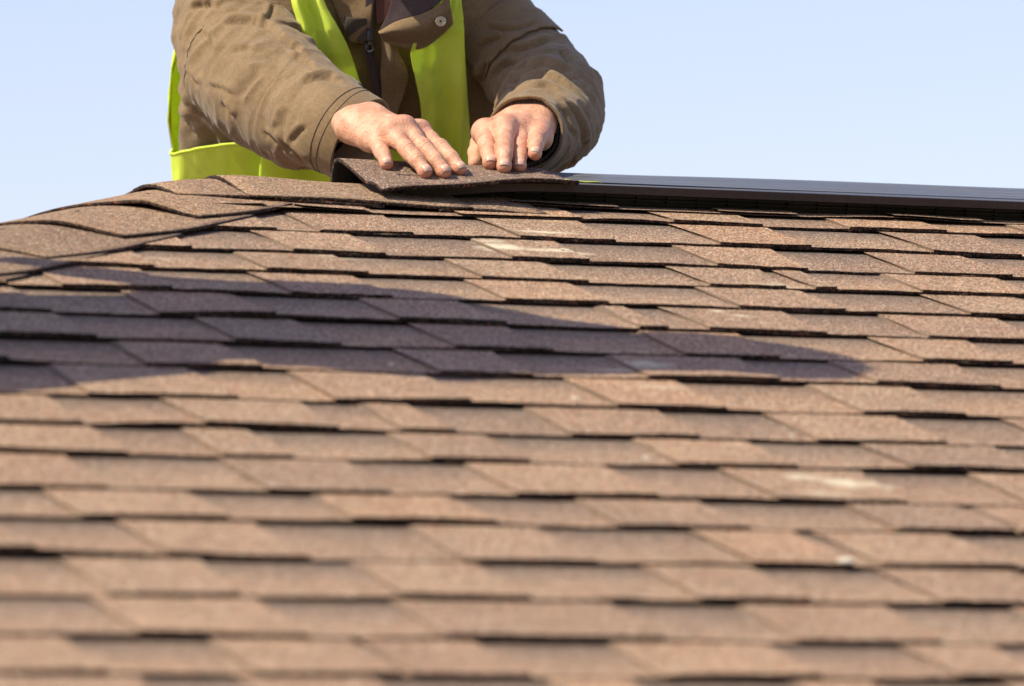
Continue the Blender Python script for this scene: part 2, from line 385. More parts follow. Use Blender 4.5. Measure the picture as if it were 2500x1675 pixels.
# ------------------------------------------------------------------ hip and ridge caps, folded over the roof edges
def smin(a, b_, k):
    h = np.clip(.5+.5*(b_-a)/k, 0, 1); return b_*(1-h)+a*h-k*h*(1-h)
def roof_h(x, y, k=.05): return smin(smin(y, -y, k), x, k)/3
def cap_piece(name, p0, p1, half, n_lo, n_hi, mats, parent, k=.11, bulge=None, seed=0, skew=0.0, taper=0.0, ns=12, nw=34, th=.0045):
    """p0 = exposed (butt) end, p1 = covered end, plan points; cap hangs half to each side"""
    p0 = np.array(p0, float); p1 = np.array(p1, float); d = p1-p0; L = np.linalg.norm(d); d /= L; s = np.array([d[1], -d[0]])
    r = np.random.default_rng(seed+1000)
    ws = np.linspace(-half, half, nw); ts = np.linspace(0, 1, ns)
    top, V = [], []
    edge = r.normal(0, .0008, nw)
    for i, t in enumerate(ts):
        for j, w_ in enumerate(ws):
            q = p0+d*(t*L+edge[j]*(1-t))+s*(w_*(1+taper*math.sin(min(1, t/.55)*math.pi/2))+skew*t)
            n = n_lo+(n_hi-n_lo)*t
            if bulge: n += bulge(t, w_/half)
            V.append((q[0], q[1], roof_h(q[0], q[1], k)+n/CT))
    nT = len(V); V += [(x, y, z-th) for x, y, z in V]
    F, M = [], []
    for i in range(ns-1):
        for j in range(nw-1):
            a = (i*nw+j, i*nw+j+1, (i+1)*nw+j+1, (i+1)*nw+j)
            F.append(a); M.append(0); F.append(tuple(x+nT for x in a[::-1])); M.append(1)
    rim = [j for j in range(nw)]+[i*nw+nw-1 for i in range(1, ns)]+[(ns-1)*nw+j for j in range(nw-2, -1, -1)]+[i*nw for i in range(ns-2, 0, -1)]
    for a, c in zip(rim, rim[1:]+rim[:1]): F.append((a, a+nT, c+nT, c)); M.append(1)
    return mesh_obj(name, V, F, mats, parent, True, M)
CM = [M_cap, M_butt]
hd = np.array([-1, -1])/math.sqrt(2)
def hip_pt(s): return hd*s
SP = .197
for i in range(22):                                              # hip caps from the peak downwards
    s_b = .283+SP*i                                              # butt end of this cap along the hip
    if s_b*.707 > EAVE-.05: break
    bl = (lambda t, w_: .0065*math.exp(-((w_-.52)/.26)**2)*(1-t)**2) if i == 0 else ((lambda t, w_: .0028*math.exp(-((w_-.45)/.3)**2)*(1-t)**2) if i == 1 else (lambda t, w_: .002*math.sin(3*w_+i)*(1-t)))
    cap_piece('ridge_cap', hip_pt(s_b), hip_pt(s_b-.30), .150, .0160, .0100, CM, house, bulge=bl, seed=i, ns=14, taper=.17)
for (x0, x1, nl, nh, sd) in ((-.075, .20, .0185, .014, 41), (.02, .32, .0200, .0145, 42), (.275, .42, .0125, .011, 43)):
    cap_piece('ridge_cap', (x0, 0), (x1, 0), .168, nl, nh, CM, house, seed=sd, ns=10,
              bulge=lambda t, w_: .0012*math.sin(5*w_+7*t)+.003*max(0, -w_)**2*math.sin(6*t+.5))

# ------------------------------------------------------------------ ridge vent on the ridge, right of the hands
def uv_src(px, py, n=0.0):                                       # photo point on a sheet n above the front slope -> (u, v)
    d = ray(px, py); nv = np.array([0, -ST, CT]); P0 = plane(0, 0, n)
    P = CAM+d*(((P0-CAM)@nv)/(d@nv)); w_ = -(P[1]*CT+P[2]*ST)
    return P[0]+UP, w_+VR
VX0, VX1 = plane(uv_src(893, 455)[0], 0)[0], XR-.05              # vent runs from the cap to the far end
VLIP, VB = .062, .030                                            # lip overhangs the louvre
def vent_prof():                                                 # (y, z) of the vent skin from front lip over the crest to the back lip
    pts = []
    yl = plane(0, VLIP)[1]
    z_l = plane(0, VLIP, .0385)[2]; zc = .034
    for t in np.linspace(0, 1, 11):
        y = yl*(1-t); z = z_l+(zc-z_l)*(1.12*t-.12*t*t)
        pts.append((y, z))
    return pts
VP = vent_prof(); VP2 = VP+[(-y, z) for y, z in VP[:-1][::-1]]
def vent_z(y):
    ys = [abs(p[0]) for p in VP][::-1]; zs = [p[1] for p in VP][::-1]
    return float(np.interp(abs(y), ys, zs))
vent = thing('ridge_vent', 'long black plastic ridge vent running along the ridge to the right of the hands', 'roof vent', loc=(VX0, 0, 0))
nx = 110; xs = VX0+(VX1-VX0)*np.linspace(0, 1, nx)**1.5
sag = -.0145*np.exp(-((xs-VX0)/.105)**2)                            # the free end droops a little
rise = .0065*np.clip((xs-.62)/.75, 0, 1.3)
wob = rise+.0008*np.sin(xs*3.1)+.0007*np.sin(xs*8.3+1)
mb = MB(); V = []
for x, wb_, sg_ in zip(xs, wob, sag): V += [(x, y, z+wb_*(1-abs(y)/.118)+sg_) for y, z in VP2]
n2 = len(VP2); mb.add(V, [f[::-1] for f in grid_faces(nx, n2)])
mb.add([(x, y, z-.003) for x, y, z in V], grid_faces(nx, n2))
mesh_obj('top_panel', mb.V, mb.F, M_vent, vent, True)
for sgn in (1, -1):                                              # vertical lips, louvres and their ribs on both sides
    def sidep(v_, n_, x): 
        P = plane(x+UP, v_, n_); return (P[0], P[1]*sgn, P[2])
    m = MB()
    for i in range(nx-1):
        a, c = xs[i], xs[i+1]; wa, wc = sag[i], sag[i+1]
        m.box8([sidep(VLIP-.003, .0280+wa, a), sidep(VLIP+.0015, .0280+wa, a), sidep(VLIP+.0015, .0280+wc, c), sidep(VLIP-.003, .0280+wc, c),
                sidep(VLIP-.003, .0383+wa, a), sidep(VLIP+.0015, .0383+wa, a), sidep(VLIP+.0015, .0383+wc, c), sidep(VLIP-.003, .0383+wc, c)])
    m.build('lip', M_lip, vent)
    m = MB()
    m.box8([sidep(VB-.004, .006, VX0), sidep(VB, .006, VX0), sidep(VB, .006, VX1), sidep(VB-.004, .006, VX1), sidep(VB-.004, .036, VX0), sidep(VB, .036, VX0), sidep(VB, .036, VX1), sidep(VB-.004, .036, VX1)])
    for q in range(5):
        n_ = .010+.0052*q
        m.box8([sidep(VB, n_, VX0), sidep(VB+.004, n_, VX0), sidep(VB+.004, n_, VX1), sidep(VB, n_, VX1), sidep(VB, n_+.0016, VX0), sidep(VB+.004, n_+.0016, VX0), sidep(VB+.004, n_+.0016, VX1), sidep(VB, n_+.0016, VX1)])
    x = VX0+.03
    while x < VX1:
        m.box8([sidep(VB+.0001, .0065, x), sidep(VB+.0048, .0065, x), sidep(VB+.0048, .0065, x+.0012), sidep(VB+.0001, .0065, x+.0012), sidep(VB+.0001, .034, x), sidep(VB+.0048, .034, x), sidep(VB+.0048, .034, x+.0012), sidep(VB+.0001, .034, x+.0012)]); x += .043
    m.build('louvre', M_ventdark, vent)
# moulded end of the vent seen under the open cap: two posts and a foot
m = MB()
def post(px, py0, py1, v_, wd, dp):
    u, _ = uv_src(px, py1); X = plane(u, 0)[0]
    for n0, n1 in ((.010, .0245),):
        m.box8([tuple(plane(X+UP-wd, v_+dp, n0)), tuple(plane(X+UP+wd, v_+dp, n0)), tuple(plane(X+UP+wd, v_-dp, n0)), tuple(plane(X+UP-wd, v_-dp, n0)),
                tuple(plane(X+UP-wd, v_+dp, n1)), tuple(plane(X+UP+wd, v_+dp, n1)), tuple(plane(X+UP+wd, v_-dp, n1)), tuple(plane(X+UP-wd, v_-dp, n1))])
post(874, 440, 462, .038, .0022, .0035); post(880, 440, 462, .020, .0022, .003)
ue = VX0+UP
P = lambda u, v_, n_: tuple(plane(u, v_, n_))
m.box8([P(ue+.004, .052, .006), P(ue+.022, .050, .006), P(ue+.022, .030, .006), P(ue-.004, .030, .006), P(ue+.010, .056, .015), P(ue+.024, .054, .015), P(ue+.022, .034, .016), P(ue+.004, .034, .016)])
m.build('end_bracket', M_vent, vent)

# the loose cap shingle being bent over the vent
def x_at(px, y, z):                                              # world x of a photo column on the line (y, z) parallel to the ridge
    lo, hi = -2., 5.
    for _ in range(50):
        m_ = .5*(lo+hi)
        if pix((m_, y, z))[0] < px: lo = m_
        else: hi = m_
    return lo
NCX0, NCX1 = x_at(826, 0, .041), x_at(1318, 0, .039)
def cap_pt(t, s):                                                # t along the ridge, s across (negative = front), metres on the sheet
    f = (1-t)**1.5
    x = NCX0+(NCX1-NCX0)*t
    if s <= 0:
        y = s*.955
        z = vent_z(max(y, -.1165)) - 8*max(0, -.1165-y)**2 + .0050
        z += .0028*f*math.exp(-(y/.06)**2) + .0014*math.sin(9*t+1)*(abs(y)/.12)**2
        z -= .0022*f*min(1, max(0, (-.06-y)/.06))
        z -= .0105*(1-t)**2.2*min(1.3, abs(s)/.12)**1.5
        x += .002*math.sin(25*y)*f
    else:
        y1, z1 = s*.95, vent_z(s*.95)+.005-max(0, s-.115)*.4      # pressed on to the back of the vent
        y0 = .046*(1-math.exp(-s/.040)); z0 = .0418-max(0, s-.018)*.93 # hanging free at the open end
        y, z = y0*f+y1*(1-f), z0*f+z1*(1-f)
    return (x, y, z)
def cap_top(x, y):                                               # height of the pressed sheet at a plan point (front side and crest)
    t = min(max((x-NCX0)/(NCX1-NCX0), 0), 1)
    return cap_pt(t, y/.955 if y <= 0 else y/.95)[2]
newcap = thing('cap_shingle', 'loose dark brown cap shingle bent over the black vent under two hands', 'shingle', loc=(.5*(NCX0+NCX1), 0, 0))
nxc, nyc = 44, 44
V = [cap_pt(i/(nxc-1), (-.140-.022*(1-i/(nxc-1)))*(1-j/(nyc-1))+.120*j/(nyc-1)) for i in range(nxc) for j in range(nyc)]
rr = np.random.default_rng(5); V = [(x, y+rr.normal(0, .0006)*(1 if i % nyc == 0 else 0), z) for i, (x, y, z) in enumerate(V)]
nV = len(V); F = grid_faces(nxc, nyc); M = [0]*len(F)
A = np.array(V).reshape(nxc, nyc, 3); du = np.gradient(A, axis=0); dv = np.gradient(A, axis=1); nn = np.cross(du, dv); nn /= np.linalg.norm(nn, axis=2, keepdims=True)
V += [tuple(p) for p in (A-.0052*nn).reshape(-1, 3)]
F += [tuple(q+nV for q in f[::-1]) for f in F]; M += [1]*(len(F)-len(M))
rim = [j for j in range(nyc)]+[i*nyc+nyc-1 for i in range(1, nxc)]+[(nxc-1)*nyc+j for j in range(nyc-2, -1, -1)]+[i*nyc for i in range(nxc-2, 0, -1)]
for a, c in zip(rim, rim[1:]+rim[:1]): F.append((a, a+nV, c+nV, c)); M.append(2)
mesh_obj('shingle_sheet', V, [f[::-1] for f in F], [M_new, M_felt, M_butt], newcap, True, M)

# ------------------------------------------------------------------ solid bodies from blended capsules (surface nets)
def sd_capsule(Pg, a, b_, ra, rb):
    a = np.asarray(a, float); b_ = np.asarray(b_, float); ab = b_-a; L2 = max(ab@ab, 1e-12)
    q = Pg-a; t = np.clip((q@ab)/L2, 0, 1)
    return np.linalg.norm(q-t[..., None]*ab, axis=-1)-(ra+(rb-ra)*t)
def sd_ell(Pg, c, r, R=None):
    q = Pg-np.asarray(c, float)
    if R is not None: q = q@np.asarray(R).T
    r = np.asarray(r, float); k0 = np.linalg.norm(q/r, axis=-1); k1 = np.linalg.norm(q/(r*r), axis=-1)
    return k0*(k0-1)/np.maximum(k1, 1e-6)
def smin_k(a, b_, k):
    if k <= 0: return np.minimum(a, b_)
    h = np.clip(.5+.5*(b_-a)/k, 0, 1); return b_*(1-h)+a*h-k*h*(1-h)
class Field:
    def __init__(s, lo, hi, h):
        s.lo = np.asarray(lo, float); s.h = h
        s.n = np.ceil((np.asarray(hi)-s.lo)/h).astype(int)+1; s.D = np.full(s.n, .05)
    def box(s, lo, hi):
        i0 = np.clip(((np.asarray(lo)-s.lo)/s.h).astype(int)-1, 0, s.n); i1 = np.clip(((np.asarray(hi)-s.lo)/s.h).astype(int)+2, 0, s.n)
        sl_ = tuple(slice(a, b_) for a, b_ in zip(i0, i1))
        ax = [s.lo[i]+s.h*np.arange(i0[i], i1[i]) for i in range(3)]
        return sl_, np.stack(np.meshgrid(*ax, indexing='ij'), -1)
    def cap(s, a, b_, ra, rb, k=.01):
        m_ = max(ra, rb)+k+.012; a = np.asarray(a, float); b_ = np.asarray(b_, float)
        sl_, Pg = s.box(np.minimum(a, b_)-m_, np.maximum(a, b_)+m_)
        if Pg.size: s.D[sl_] = smin_k(s.D[sl_], sd_capsule(Pg, a, b_, ra, rb), k)
    def ell(s, c, r, k=.01, R=None):
        m_ = max(r)+k+.012; c = np.asarray(c, float)
        sl_, Pg = s.box(c-m_, c+m_)
        if Pg.size: s.D[sl_] = smin_k(s.D[sl_], sd_ell(Pg, c, r, R), k)
    def cut(s, c, r, k=.005, R=None):
        m_ = max(r)+k+.01; c = np.asarray(c, float); sl_, Pg = s.box(c-m_, c+m_)
        if Pg.size: s.D[sl_] = -smin_k(-s.D[sl_], sd_ell(Pg, c, r, R), k)
    def mesh(s):
        D = s.D; S = D < 0; n = np.array(D.shape)-1
        c = np.zeros(n, int)
        for dx in (0, 1):
            for dy in (0, 1):
                for dz in (0, 1): c += S[dx:dx+n[0], dy:dy+n[1], dz:dz+n[2]]
        act = (c > 0) & (c < 8); idx = np.full(n, -1); ci = np.argwhere(act); idx[act] = np.arange(len(ci))
        acc = np.zeros((len(ci), 3)); cnt = np.zeros(len(ci))
        for ax in range(3):
            o1, o2 = [(1, 2), (2, 0), (0, 1)][ax]
            for u_ in (0, 1):
                for v_ in (0, 1):
                    off = np.zeros(3, int); off[o1] = u_; off[o2] = v_
                    p0 = ci+off; p1 = p0.copy(); p1[:, ax] += 1
                    d0 = D[p0[:, 0], p0[:, 1], p0[:, 2]]; d1 = D[p1[:, 0], p1[:, 1], p1[:, 2]]
                    m_ = (d0 < 0) != (d1 < 0); t = d0[m_]/(d0[m_]-d1[m_])
                    q = p0[m_].astype(float); q[:, ax] += t; acc[m_] += q; cnt[m_] += 1
        V = s.lo+s.h*acc/cnt[:, None]
        F = []
        for ax in range(3):
            o1, o2 = [(1, 2), (2, 0), (0, 1)][ax]
            a = np.moveaxis(S, ax, 0); e = a[:-1] != a[1:]; flip = a[:-1]
            loc = np.argwhere(np.moveaxis(e, 0, ax)); fl = np.moveaxis(flip, 0, ax)[tuple(loc.T)]
            ok = (loc[:, o1] > 0) & (loc[:, o2] > 0) & (loc[:, o1] < n[o1]) & (loc[:, o2] < n[o2]); loc = loc[ok]; fl = fl[ok]
            def g(a1, a2):
                q = loc.copy(); q[:, o1] -= a1; q[:, o2] -= a2; return idx[q[:, 0], q[:, 1], q[:, 2]]
            f = np.stack([g(1, 1), g(0, 1), g(0, 0), g(1, 0)], 1); f[~fl] = f[~fl][:, ::-1]; F.append(f)
        return V, np.vstack(F)
def taubin(V, F, it=3, lam=.5, mu=-.53):
    V = V.copy(); n = len(V); E = np.vstack([F[:, [0, 1]], F[:, [1, 2]], F[:, [2, 3]], F[:, [3, 0]]]); E = np.vstack([E, E[:, ::-1]])
    deg = np.bincount(E[:, 0], minlength=n)[:, None]
    for _ in range(it):
        for l_ in (lam, mu):
            s_ = np.zeros_like(V)
            for a in range(3): s_[:, a] = np.bincount(E[:, 0], V[E[:, 1], a], minlength=n)
            V += l_*(s_/np.maximum(deg, 1)-V)
    return V

# ------------------------------------------------------------------ materials of the worker
M_skin, t, b = mat('skin', (.6, .34, .23), .5, spec=.42); N = NT(t); co = N.coord()
red = N.n('ShaderNodeAttribute', attribute_name='red').outputs['Fac']
blot = N.noise(70, 4, .65)
c = N.ramp(blot, [(.3, (.45, .205, .125)), (.52, (.56, .295, .19)), (.75, (.65, .395, .275))])
c = N.mix(N.math('MULTIPLY', red, .85), c, (.52, .14, .09))
N.l(c, b.inputs['Base Color'])
b.inputs['Subsurface Weight'].default_value = .12; b.inputs['Subsurface Radius'].default_value = (.008, .003, .0015); b.inputs['Subsurface Scale'].default_value = .6
vv_ = N.n('ShaderNodeTexVoronoi'); vv_.inputs['Scale'].default_value = 330; N.l(co, vv_.inputs['Vector'])
h1 = N.bump(vv_.outputs['Distance'], .45, .0009, None)
mpp = N.n('ShaderNodeMapping'); mpp.inputs['Scale'].default_value = (260, 260, 90); mpp.inputs['Rotation'].default_value = (0, .5, .4); N.l(co, mpp.inputs['Vector'])
N.bump(N.noise(1.0, 4, .7, mpp.outputs[0]), .6, .0016, b, h1)
M_nail, t, b = mat('fingernail', (.60, .35, .26), .38, spec=.5)
M_nailtip, _, _ = mat('fingernail_edge', (.64, .46, .36), .45)
M_grime, _, _ = mat('nail_grime', (.30, .16, .11), .9)
def cloth_mat(name, c0, c1, rough=.85, weave=900, wb_=.25, stain=None, sheen=.15):
    m, t, b = mat(name, c0, rough, spec=.2); N = NT(t); co = N.coord()
    c = N.ramp(N.noise(16, 5, .65), [(.28, c0), (.72, c1)])
    if stain: c = N.mix(N.ramp(N.noise(22, 5, .7), [(.62, (0, 0, 0)), (.76, (.55, .55, .55))]), c, stain)
    N.l(c, b.inputs['Base Color'])
    b.inputs['Sheen Weight'].default_value = sheen
    c2 = N.mix(1.0, c, N.ramp(N.noise(260, 3, .7), [(.3, (.80, .80, .80)), (.7, (1.16, 1.16, 1.16))]), 'MULTIPLY'); N.l(c2, b.inputs['Base Color'])
    w1 = N.noise(weave, 2, .5); g_ = N.bump(w1, wb_, .0006, None)
    N.bump(N.noise(130, 4, .6), .25, .0015, b, g_)
    return m
M_jack = cloth_mat('jacket_cloth', (.160, .104, .054), (.218, .150, .083), stain=(.085, .06, .038))
M_thread = cloth_mat('thread', (.085, .058, .033), (.115, .080, .048))
M_jack_d = cloth_mat('jacket_lining', (.050, .034, .038), (.07, .048, .052), .7)
M_knit = cloth_mat('knit_cuff', (.05, .037, .028), (.085, .062, .046), .95, 500, .6)
M_shirt = cloth_mat('maroon_shirt', (.12, .052, .045), (.17, .075, .062), .9)
M_velcro = cloth_mat('velcro', (.05, .04, .032), (.085, .068, .052), .95, 700, .8)
M_trous = cloth_mat('trouser_cloth', (.05, .05, .055), (.075, .072, .075))
M_boot, _, _ = mat('boot_leather', (.08, .045, .025), .6)
M_hair, _, _ = mat('hair', (.05, .035, .025), .8)
M_metal, _, _ = mat('gun_metal', (.16, .15, .15), .35, 1.0)
M_brass, _, _ = mat('snap_metal', (.62, .55, .42), .35, 1.0)
M_hat, _, _ = mat('added_shade_hat_plastic', (.75, .74, .70), .4)
M_eye, _, _ = mat('eye_white', (.75, .72, .68), .25)
M_vest = bpy.data.materials.new('hi_vis_fabric'); M_vest.use_nodes = True; t = M_vest.node_tree; N = NT(t); b = t.nodes['Principled BSDF']; co = N.coord()
c = N.ramp(N.noise(13, 5, .65), [(.25, (.73, .93, .075)), (.7, (.86, .985, .16))])
c = N.mix(N.ramp(N.noise(20, 5, .7), [(.60, (0, 0, 0)), (.8, (.5, .5, .5))]), c, (.42, .56, .07))
b.inputs['Roughness'].default_value = .6; b.inputs['Specular IOR Level'].default_value = .3; N.l(c, b.inputs['Base Color'])
tr = N.n('ShaderNodeBsdfTranslucent'); N.l(c, tr.inputs['Color'])
mx = N.n('ShaderNodeMixShader'); mx.inputs[0].default_value = .30; N.l(b.outputs[0], mx.inputs[1]); N.l(tr.outputs[0], mx.inputs[2])
N.l(mx.outputs[0], t.nodes['Material Output'].inputs['Surface'])
N.bump(N.noise(1100, 2, .5), .2, .0005, b, N.bump(N.noise(60, 4, .6), .3, .002, None))

# ------------------------------------------------------------------ the worker behind the ridge
D_ = lambda px, py, d: at(px*K, py*K, Z0+d)                      # points measured on the worker, d metres behind the hands
MPD = lambda d: K*(Z0+d)/FPX                                     # metres per measured pixel at that distance
CFh = np.array([CF[0], CF[1], 0]); CFh /= np.linalg.norm(CFh); CRh = np.array([CFh[1], -CFh[0], 0])
def back_z(y): return -abs(y)/3
base = at(885, 620, Z0+.85); base[2] = back_z(base[1])+.011
worker = thing('person', 'person in brown jacket and yellow hi-vis vest behind the ridge pressing a shingle', 'person', loc=tuple(base))

def rest(px, py, r, zmax=.12):                                   # where a round tip of radius r on this sight line touches the cap shingle
    zs = np.linspace(Z0-.3, Z0+zmax, 700)
    for z in zs:
        Pp = at(px, py, z)
        if Pp[1] > .0 or Pp[2]-cap_top(Pp[0], Pp[1])-r*1.02 < 0: return z
    return Z0
def back_from(tip, px, py, L, sgn=1):                            # next joint: on its own sight line, L metres from the previous joint, farther away
    lo, hi = tip@CF-CAM@CF, tip@CF-CAM@CF+L*1.2
    for _ in range(50):
        m_ = .5*(lo+hi)
        if np.linalg.norm(at(px, py, m_)-tip) < L: lo = m_
        else: hi = m_
    return at(px, py, lo)
bodyV, bodyF, bodyR = [], [], []
nails = MB()
def hand(spec):
    J = {}
    for f in spec['fingers']:
        r0, r1, r2, r3 = f['r']
        z = rest(*f['tip'], r3) if f.get('z') is None else spec['_z']+f['z']
        tip = at(*f['tip'], z); spec.setdefault('_z', z)
        pip = back_from(tip, *f['pip'], f['L'][1]); mcp = back_from(pip, *f['mcp'], f['L'][0])
        J[f['n']] = (mcp, pip, tip)
    mm = J['middle'][0]
    wr = back_from(mm, *spec['wrist'], spec['palmL'])
    up = np.array([0, 0, 1.]); 
    ax = (mm-wr)/np.linalg.norm(mm-wr)
    acr = J['index'][0]-J['pinky'][0]; acr -= ax*(acr@ax); acr /= np.linalg.norm(acr)
    dor = np.cross(ax, acr); dor *= np.sign(dor@(up*.9-CF*.4)); 
    fa = spec['fore_pt']
    allp = np.array([p for v_ in J.values() for p in v_]+[wr, fa]+[mm+acr*.06, mm-acr*.06])
    H = Field(allp.min(0)-.045, allp.max(0)+.045, .00115)
    # forearm and wrist (flattened)
    for s_ in (-.5, .5): H.cap(fa+acr*s_*.012, wr+acr*s_*.028, .0195, .0190, .012)
    # palm: one ray per finger, thenar and hypothenar pads under it
    for n_, rr_ in (('index', .0125), ('middle', .0132), ('ring', .0125), ('pinky', .0115)):
        m_ = J[n_][0]; w0 = wr+acr*{'index': .018, 'middle': .006, 'ring': -.006, 'pinky': -.017}[n_]
        H.cap(w0-dor*.004, m_-dor*.0035, .0168, rr_, .016)
    H.cap(wr-acr*.020-dor*.010, J['pinky'][0]-dor*.010-acr*.002, .0175, .0115, .014)
    H.cap(wr+acr*.020-dor*.012, J['index'][0]*.55+wr*.45+acr*.014-dor*.018, .017, .016, .014)
    # tendons on the back of the hand and knuckles
    for n_ in ('index', 'middle', 'ring', 'pinky'):
        m_ = J[n_][0]; w0 = wr+acr*{'index': .012, 'middle': .004, 'ring': -.004, 'pinky': -.011}[n_]
        H.cap(w0*.35+m_*.65+dor*.0055, m_+dor*.0035, .0032, .0042, .008)
        H.ell(m_+dor*.0012, (.0078, .0078, .0078), .010)
    for a_, b_2 in (('index', 'middle'), ('middle', 'ring'), ('ring', 'pinky')):      # webs between the fingers
        (m1, p1, _), (m2, p2, _) = J[a_], J[b_2]
        H.cap(m1*.70+p1*.30-dor*.004, m2*.70+p2*.30-dor*.004, .0055, .0055, .009)
    for f in spec['fingers']:
        m_, p_, tp = J[f['n']]; r0, r1, r2, r3 = f['r']
        fx = (tp-p_)/np.linalg.norm(tp-p_); fd = dor-fx*(dor@fx); fd /= np.linalg.norm(fd)
        dip = p_*.46+tp*.54+fd*.0016
        G = Field(np.minimum(np.minimum(m_, p_), tp)-.026, np.maximum(np.maximum(m_, p_), tp)+.026, .00115)
        # same lattice as the hand so that the two fields can be blended cell by cell
        i0 = np.round((G.lo-H.lo)/H.h).astype(int); G.lo = H.lo+i0*H.h
        G.cap(m_-dor*.0065, p_, r0, r1, .004); G.cap(p_, dip, r1*.985, r2, .005); G.cap(dip, tp, r2, r3, .005)
        G.ell(p_+fd*.0012, (r1*.90,)*3, .006); G.ell(tp-fd*.0014-fx*.001, (r3*1.0,)*3, .004)
        mid1 = m_*.5+p_*.5-fd*.0015; G.ell(mid1, (r0*1.02,)*3, .008); mid2 = p_*.55+dip*.45-fd*.0018; G.ell(mid2, (r1*.98,)*3, .006)
        # skin creases over the middle and end joints
        sl_, Pg = G.box(G.lo, G.lo+G.h*(G.n-1))
        for c_, am, wd in ((p_, .00058, .0062), (dip, .00034, .0040)):
            a_ = (Pg-c_)@fx; top_ = np.clip(((Pg-c_)@fd)/r1*1.6, 0, 1)
            lat = (Pg-c_)@np.cross(fx, fd); bow = (lat/r1)**2*.0016
            G.D[sl_] += am*top_*np.exp(-(a_/wd)**2)*(.25+.95*np.cos((a_-np.sign(a_)*bow)*2*math.pi/.0043))
        a0 = np.maximum(i0, 0); a1 = np.minimum(i0+G.n, H.n)
        hs = tuple(slice(x, y) for x, y in zip(a0, a1)); gs = tuple(slice(x-o_, y-o_) for x, y, o_ in zip(a0, a1, i0))
        cen = np.stack(np.meshgrid(*[H.lo[i]+H.h*np.arange(a0[i], a1[i]) for i in range(3)], indexing='ij'), -1)
        tt = np.clip(((cen-m_)@(p_-m_))/((p_-m_)@(p_-m_)), 0, 1)
        kk = .022*(1-tt)**2+.0006
        A_, B_ = H.D[hs], G.D[gs]; h_ = np.clip(.5+.5*(B_-A_)/kk, 0, 1); H.D[hs] = B_*(1-h_)+A_*h_-kk*h_*(1-h_)
        # nail plate on the back of the fingertip
        ln, wn = .0125*f.get('ns', 1), r3*1.30
        sd = np.cross(fx, fd); cN = tp+fx*(r3*.12)
        V = []
        for lay in (0, 1):
            for i in range(8):
                for j in range(9):
                    s_ = (i/7-.5); w_ = (j/8-.5)*2
                    rnd = 1-.30*max(0, abs(s_)*2-.55)**2*2.2
                    q_ = cN+fx*ln*s_*(1-.10*w_*w_)+sd*wn*.5*w_*1.12*rnd
                    hgt = math.sqrt(max((r3*1.02)**2-(wn*.5*w_*1.12*rnd)**2, 0))-.0012
                    drop = .0009*(s_*2)**2+(.0022*max(0, s_-.1)**1.5*4)
                    V.append(q_+fd*(hgt+.0014-drop+.00075-lay*.0016))
        o_ = 72; Fn = grid_faces(8, 9); rim = [j for j in range(9)]+[i*9+8 for i in range(1, 8)]+[63+j for j in range(7, -1, -1)]+[i*9 for i in range(6, 0, -1)]
        Fn2 = [tuple(x+o_ for x in q[::-1]) for q in Fn]+[(a, a+o_, c_+o_, c_) for a, c_ in zip(rim, rim[1:]+rim[:1])]
        nails.add(V, Fn+Fn2, 0); nails.M[-len(Fn+Fn2):] = [1 if (q_ < 56 and q_ >= 48) else 0 for q_ in range(len(Fn))]+[2]*len(Fn2)
    for th_ in spec.get('thumb', []): H.cap(*th_)
    V, F = H.mesh(); V = taubin(V, F, 2)
    R_ = np.zeros(len(V))
    for f in spec['fingers']:
        m_, p_, tp = J[f['n']]
        R_ = np.maximum(R_, .75*np.exp(-(np.linalg.norm(V-tp+dor*.004, axis=1)/.010)**2)); R_ = np.maximum(R_, .55*np.exp(-(np.linalg.norm(V-p_, axis=1)/.010)**2))
        R_ = np.maximum(R_, .38*np.exp(-(np.linalg.norm(V-m_-dor*.008, axis=1)/.012)**2))
    for c_, s_, k_ in spec.get('sore', []): R_ = np.maximum(R_, k_*np.exp(-(np.linalg.norm(V-(J[c_][0]+dor*.011), axis=1)/s_)**2))
    b0 = sum(len(x) for x in bodyV); bodyV.append(V); bodyF.append(F+b0); bodyR.append(R_)
    return J, wr, fa, ax, acr, dor
FR = lambda k_: [x*k_ for x in (.0112, .0104, .0097, .0088)]
right = dict(wrist=(884, 292), palmL=.088, fore_pt=D_(768, 290, .150), fingers=[
    dict(n='middle', mcp=(988, 308), pip=(1036, 361), tip=(1084, 418), L=(.047, .048), r=FR(1.0)),
    dict(n='ring', mcp=(955, 318), pip=(993, 364), tip=(1038, 418), L=(.045, .046), r=FR(.98)),
    dict(n='pinky', mcp=(914, 330), pip=(929, 363), tip=(944, 399), L=(.036, .034), r=FR(.90), ns=.85),
    dict(n='index', mcp=(1026, 318), pip=(1076, 361), tip=(1122, 411), L=(.045, .046), r=FR(.97))])
left = dict(wrist=(1291, 286), palmL=.088, fore_pt=D_(1228, 300, .19), sore=[('middle', .0045, 1.0), ('middle', .011, .5)], fingers=[
    dict(n='middle', mcp=(1234, 306), pip=(1232, 352), tip=(1231, 405), L=(.046, .048), r=FR(1.03)),
    dict(n='ring', mcp=(1274, 310), pip=(1269, 356), tip=(1268, 404), L=(.044, .046), r=FR(.96)),
    dict(n='index', mcp=(1183, 316), pip=(1188, 352), tip=(1197, 396), L=(.045, .045), r=FR(1.06)),
    dict(n='pinky', mcp=(1316, 324), pip=(1310, 343), tip=(1306, 374), L=(.035, .036), r=FR(.93), z=.028, ns=.85)])
hand(right)
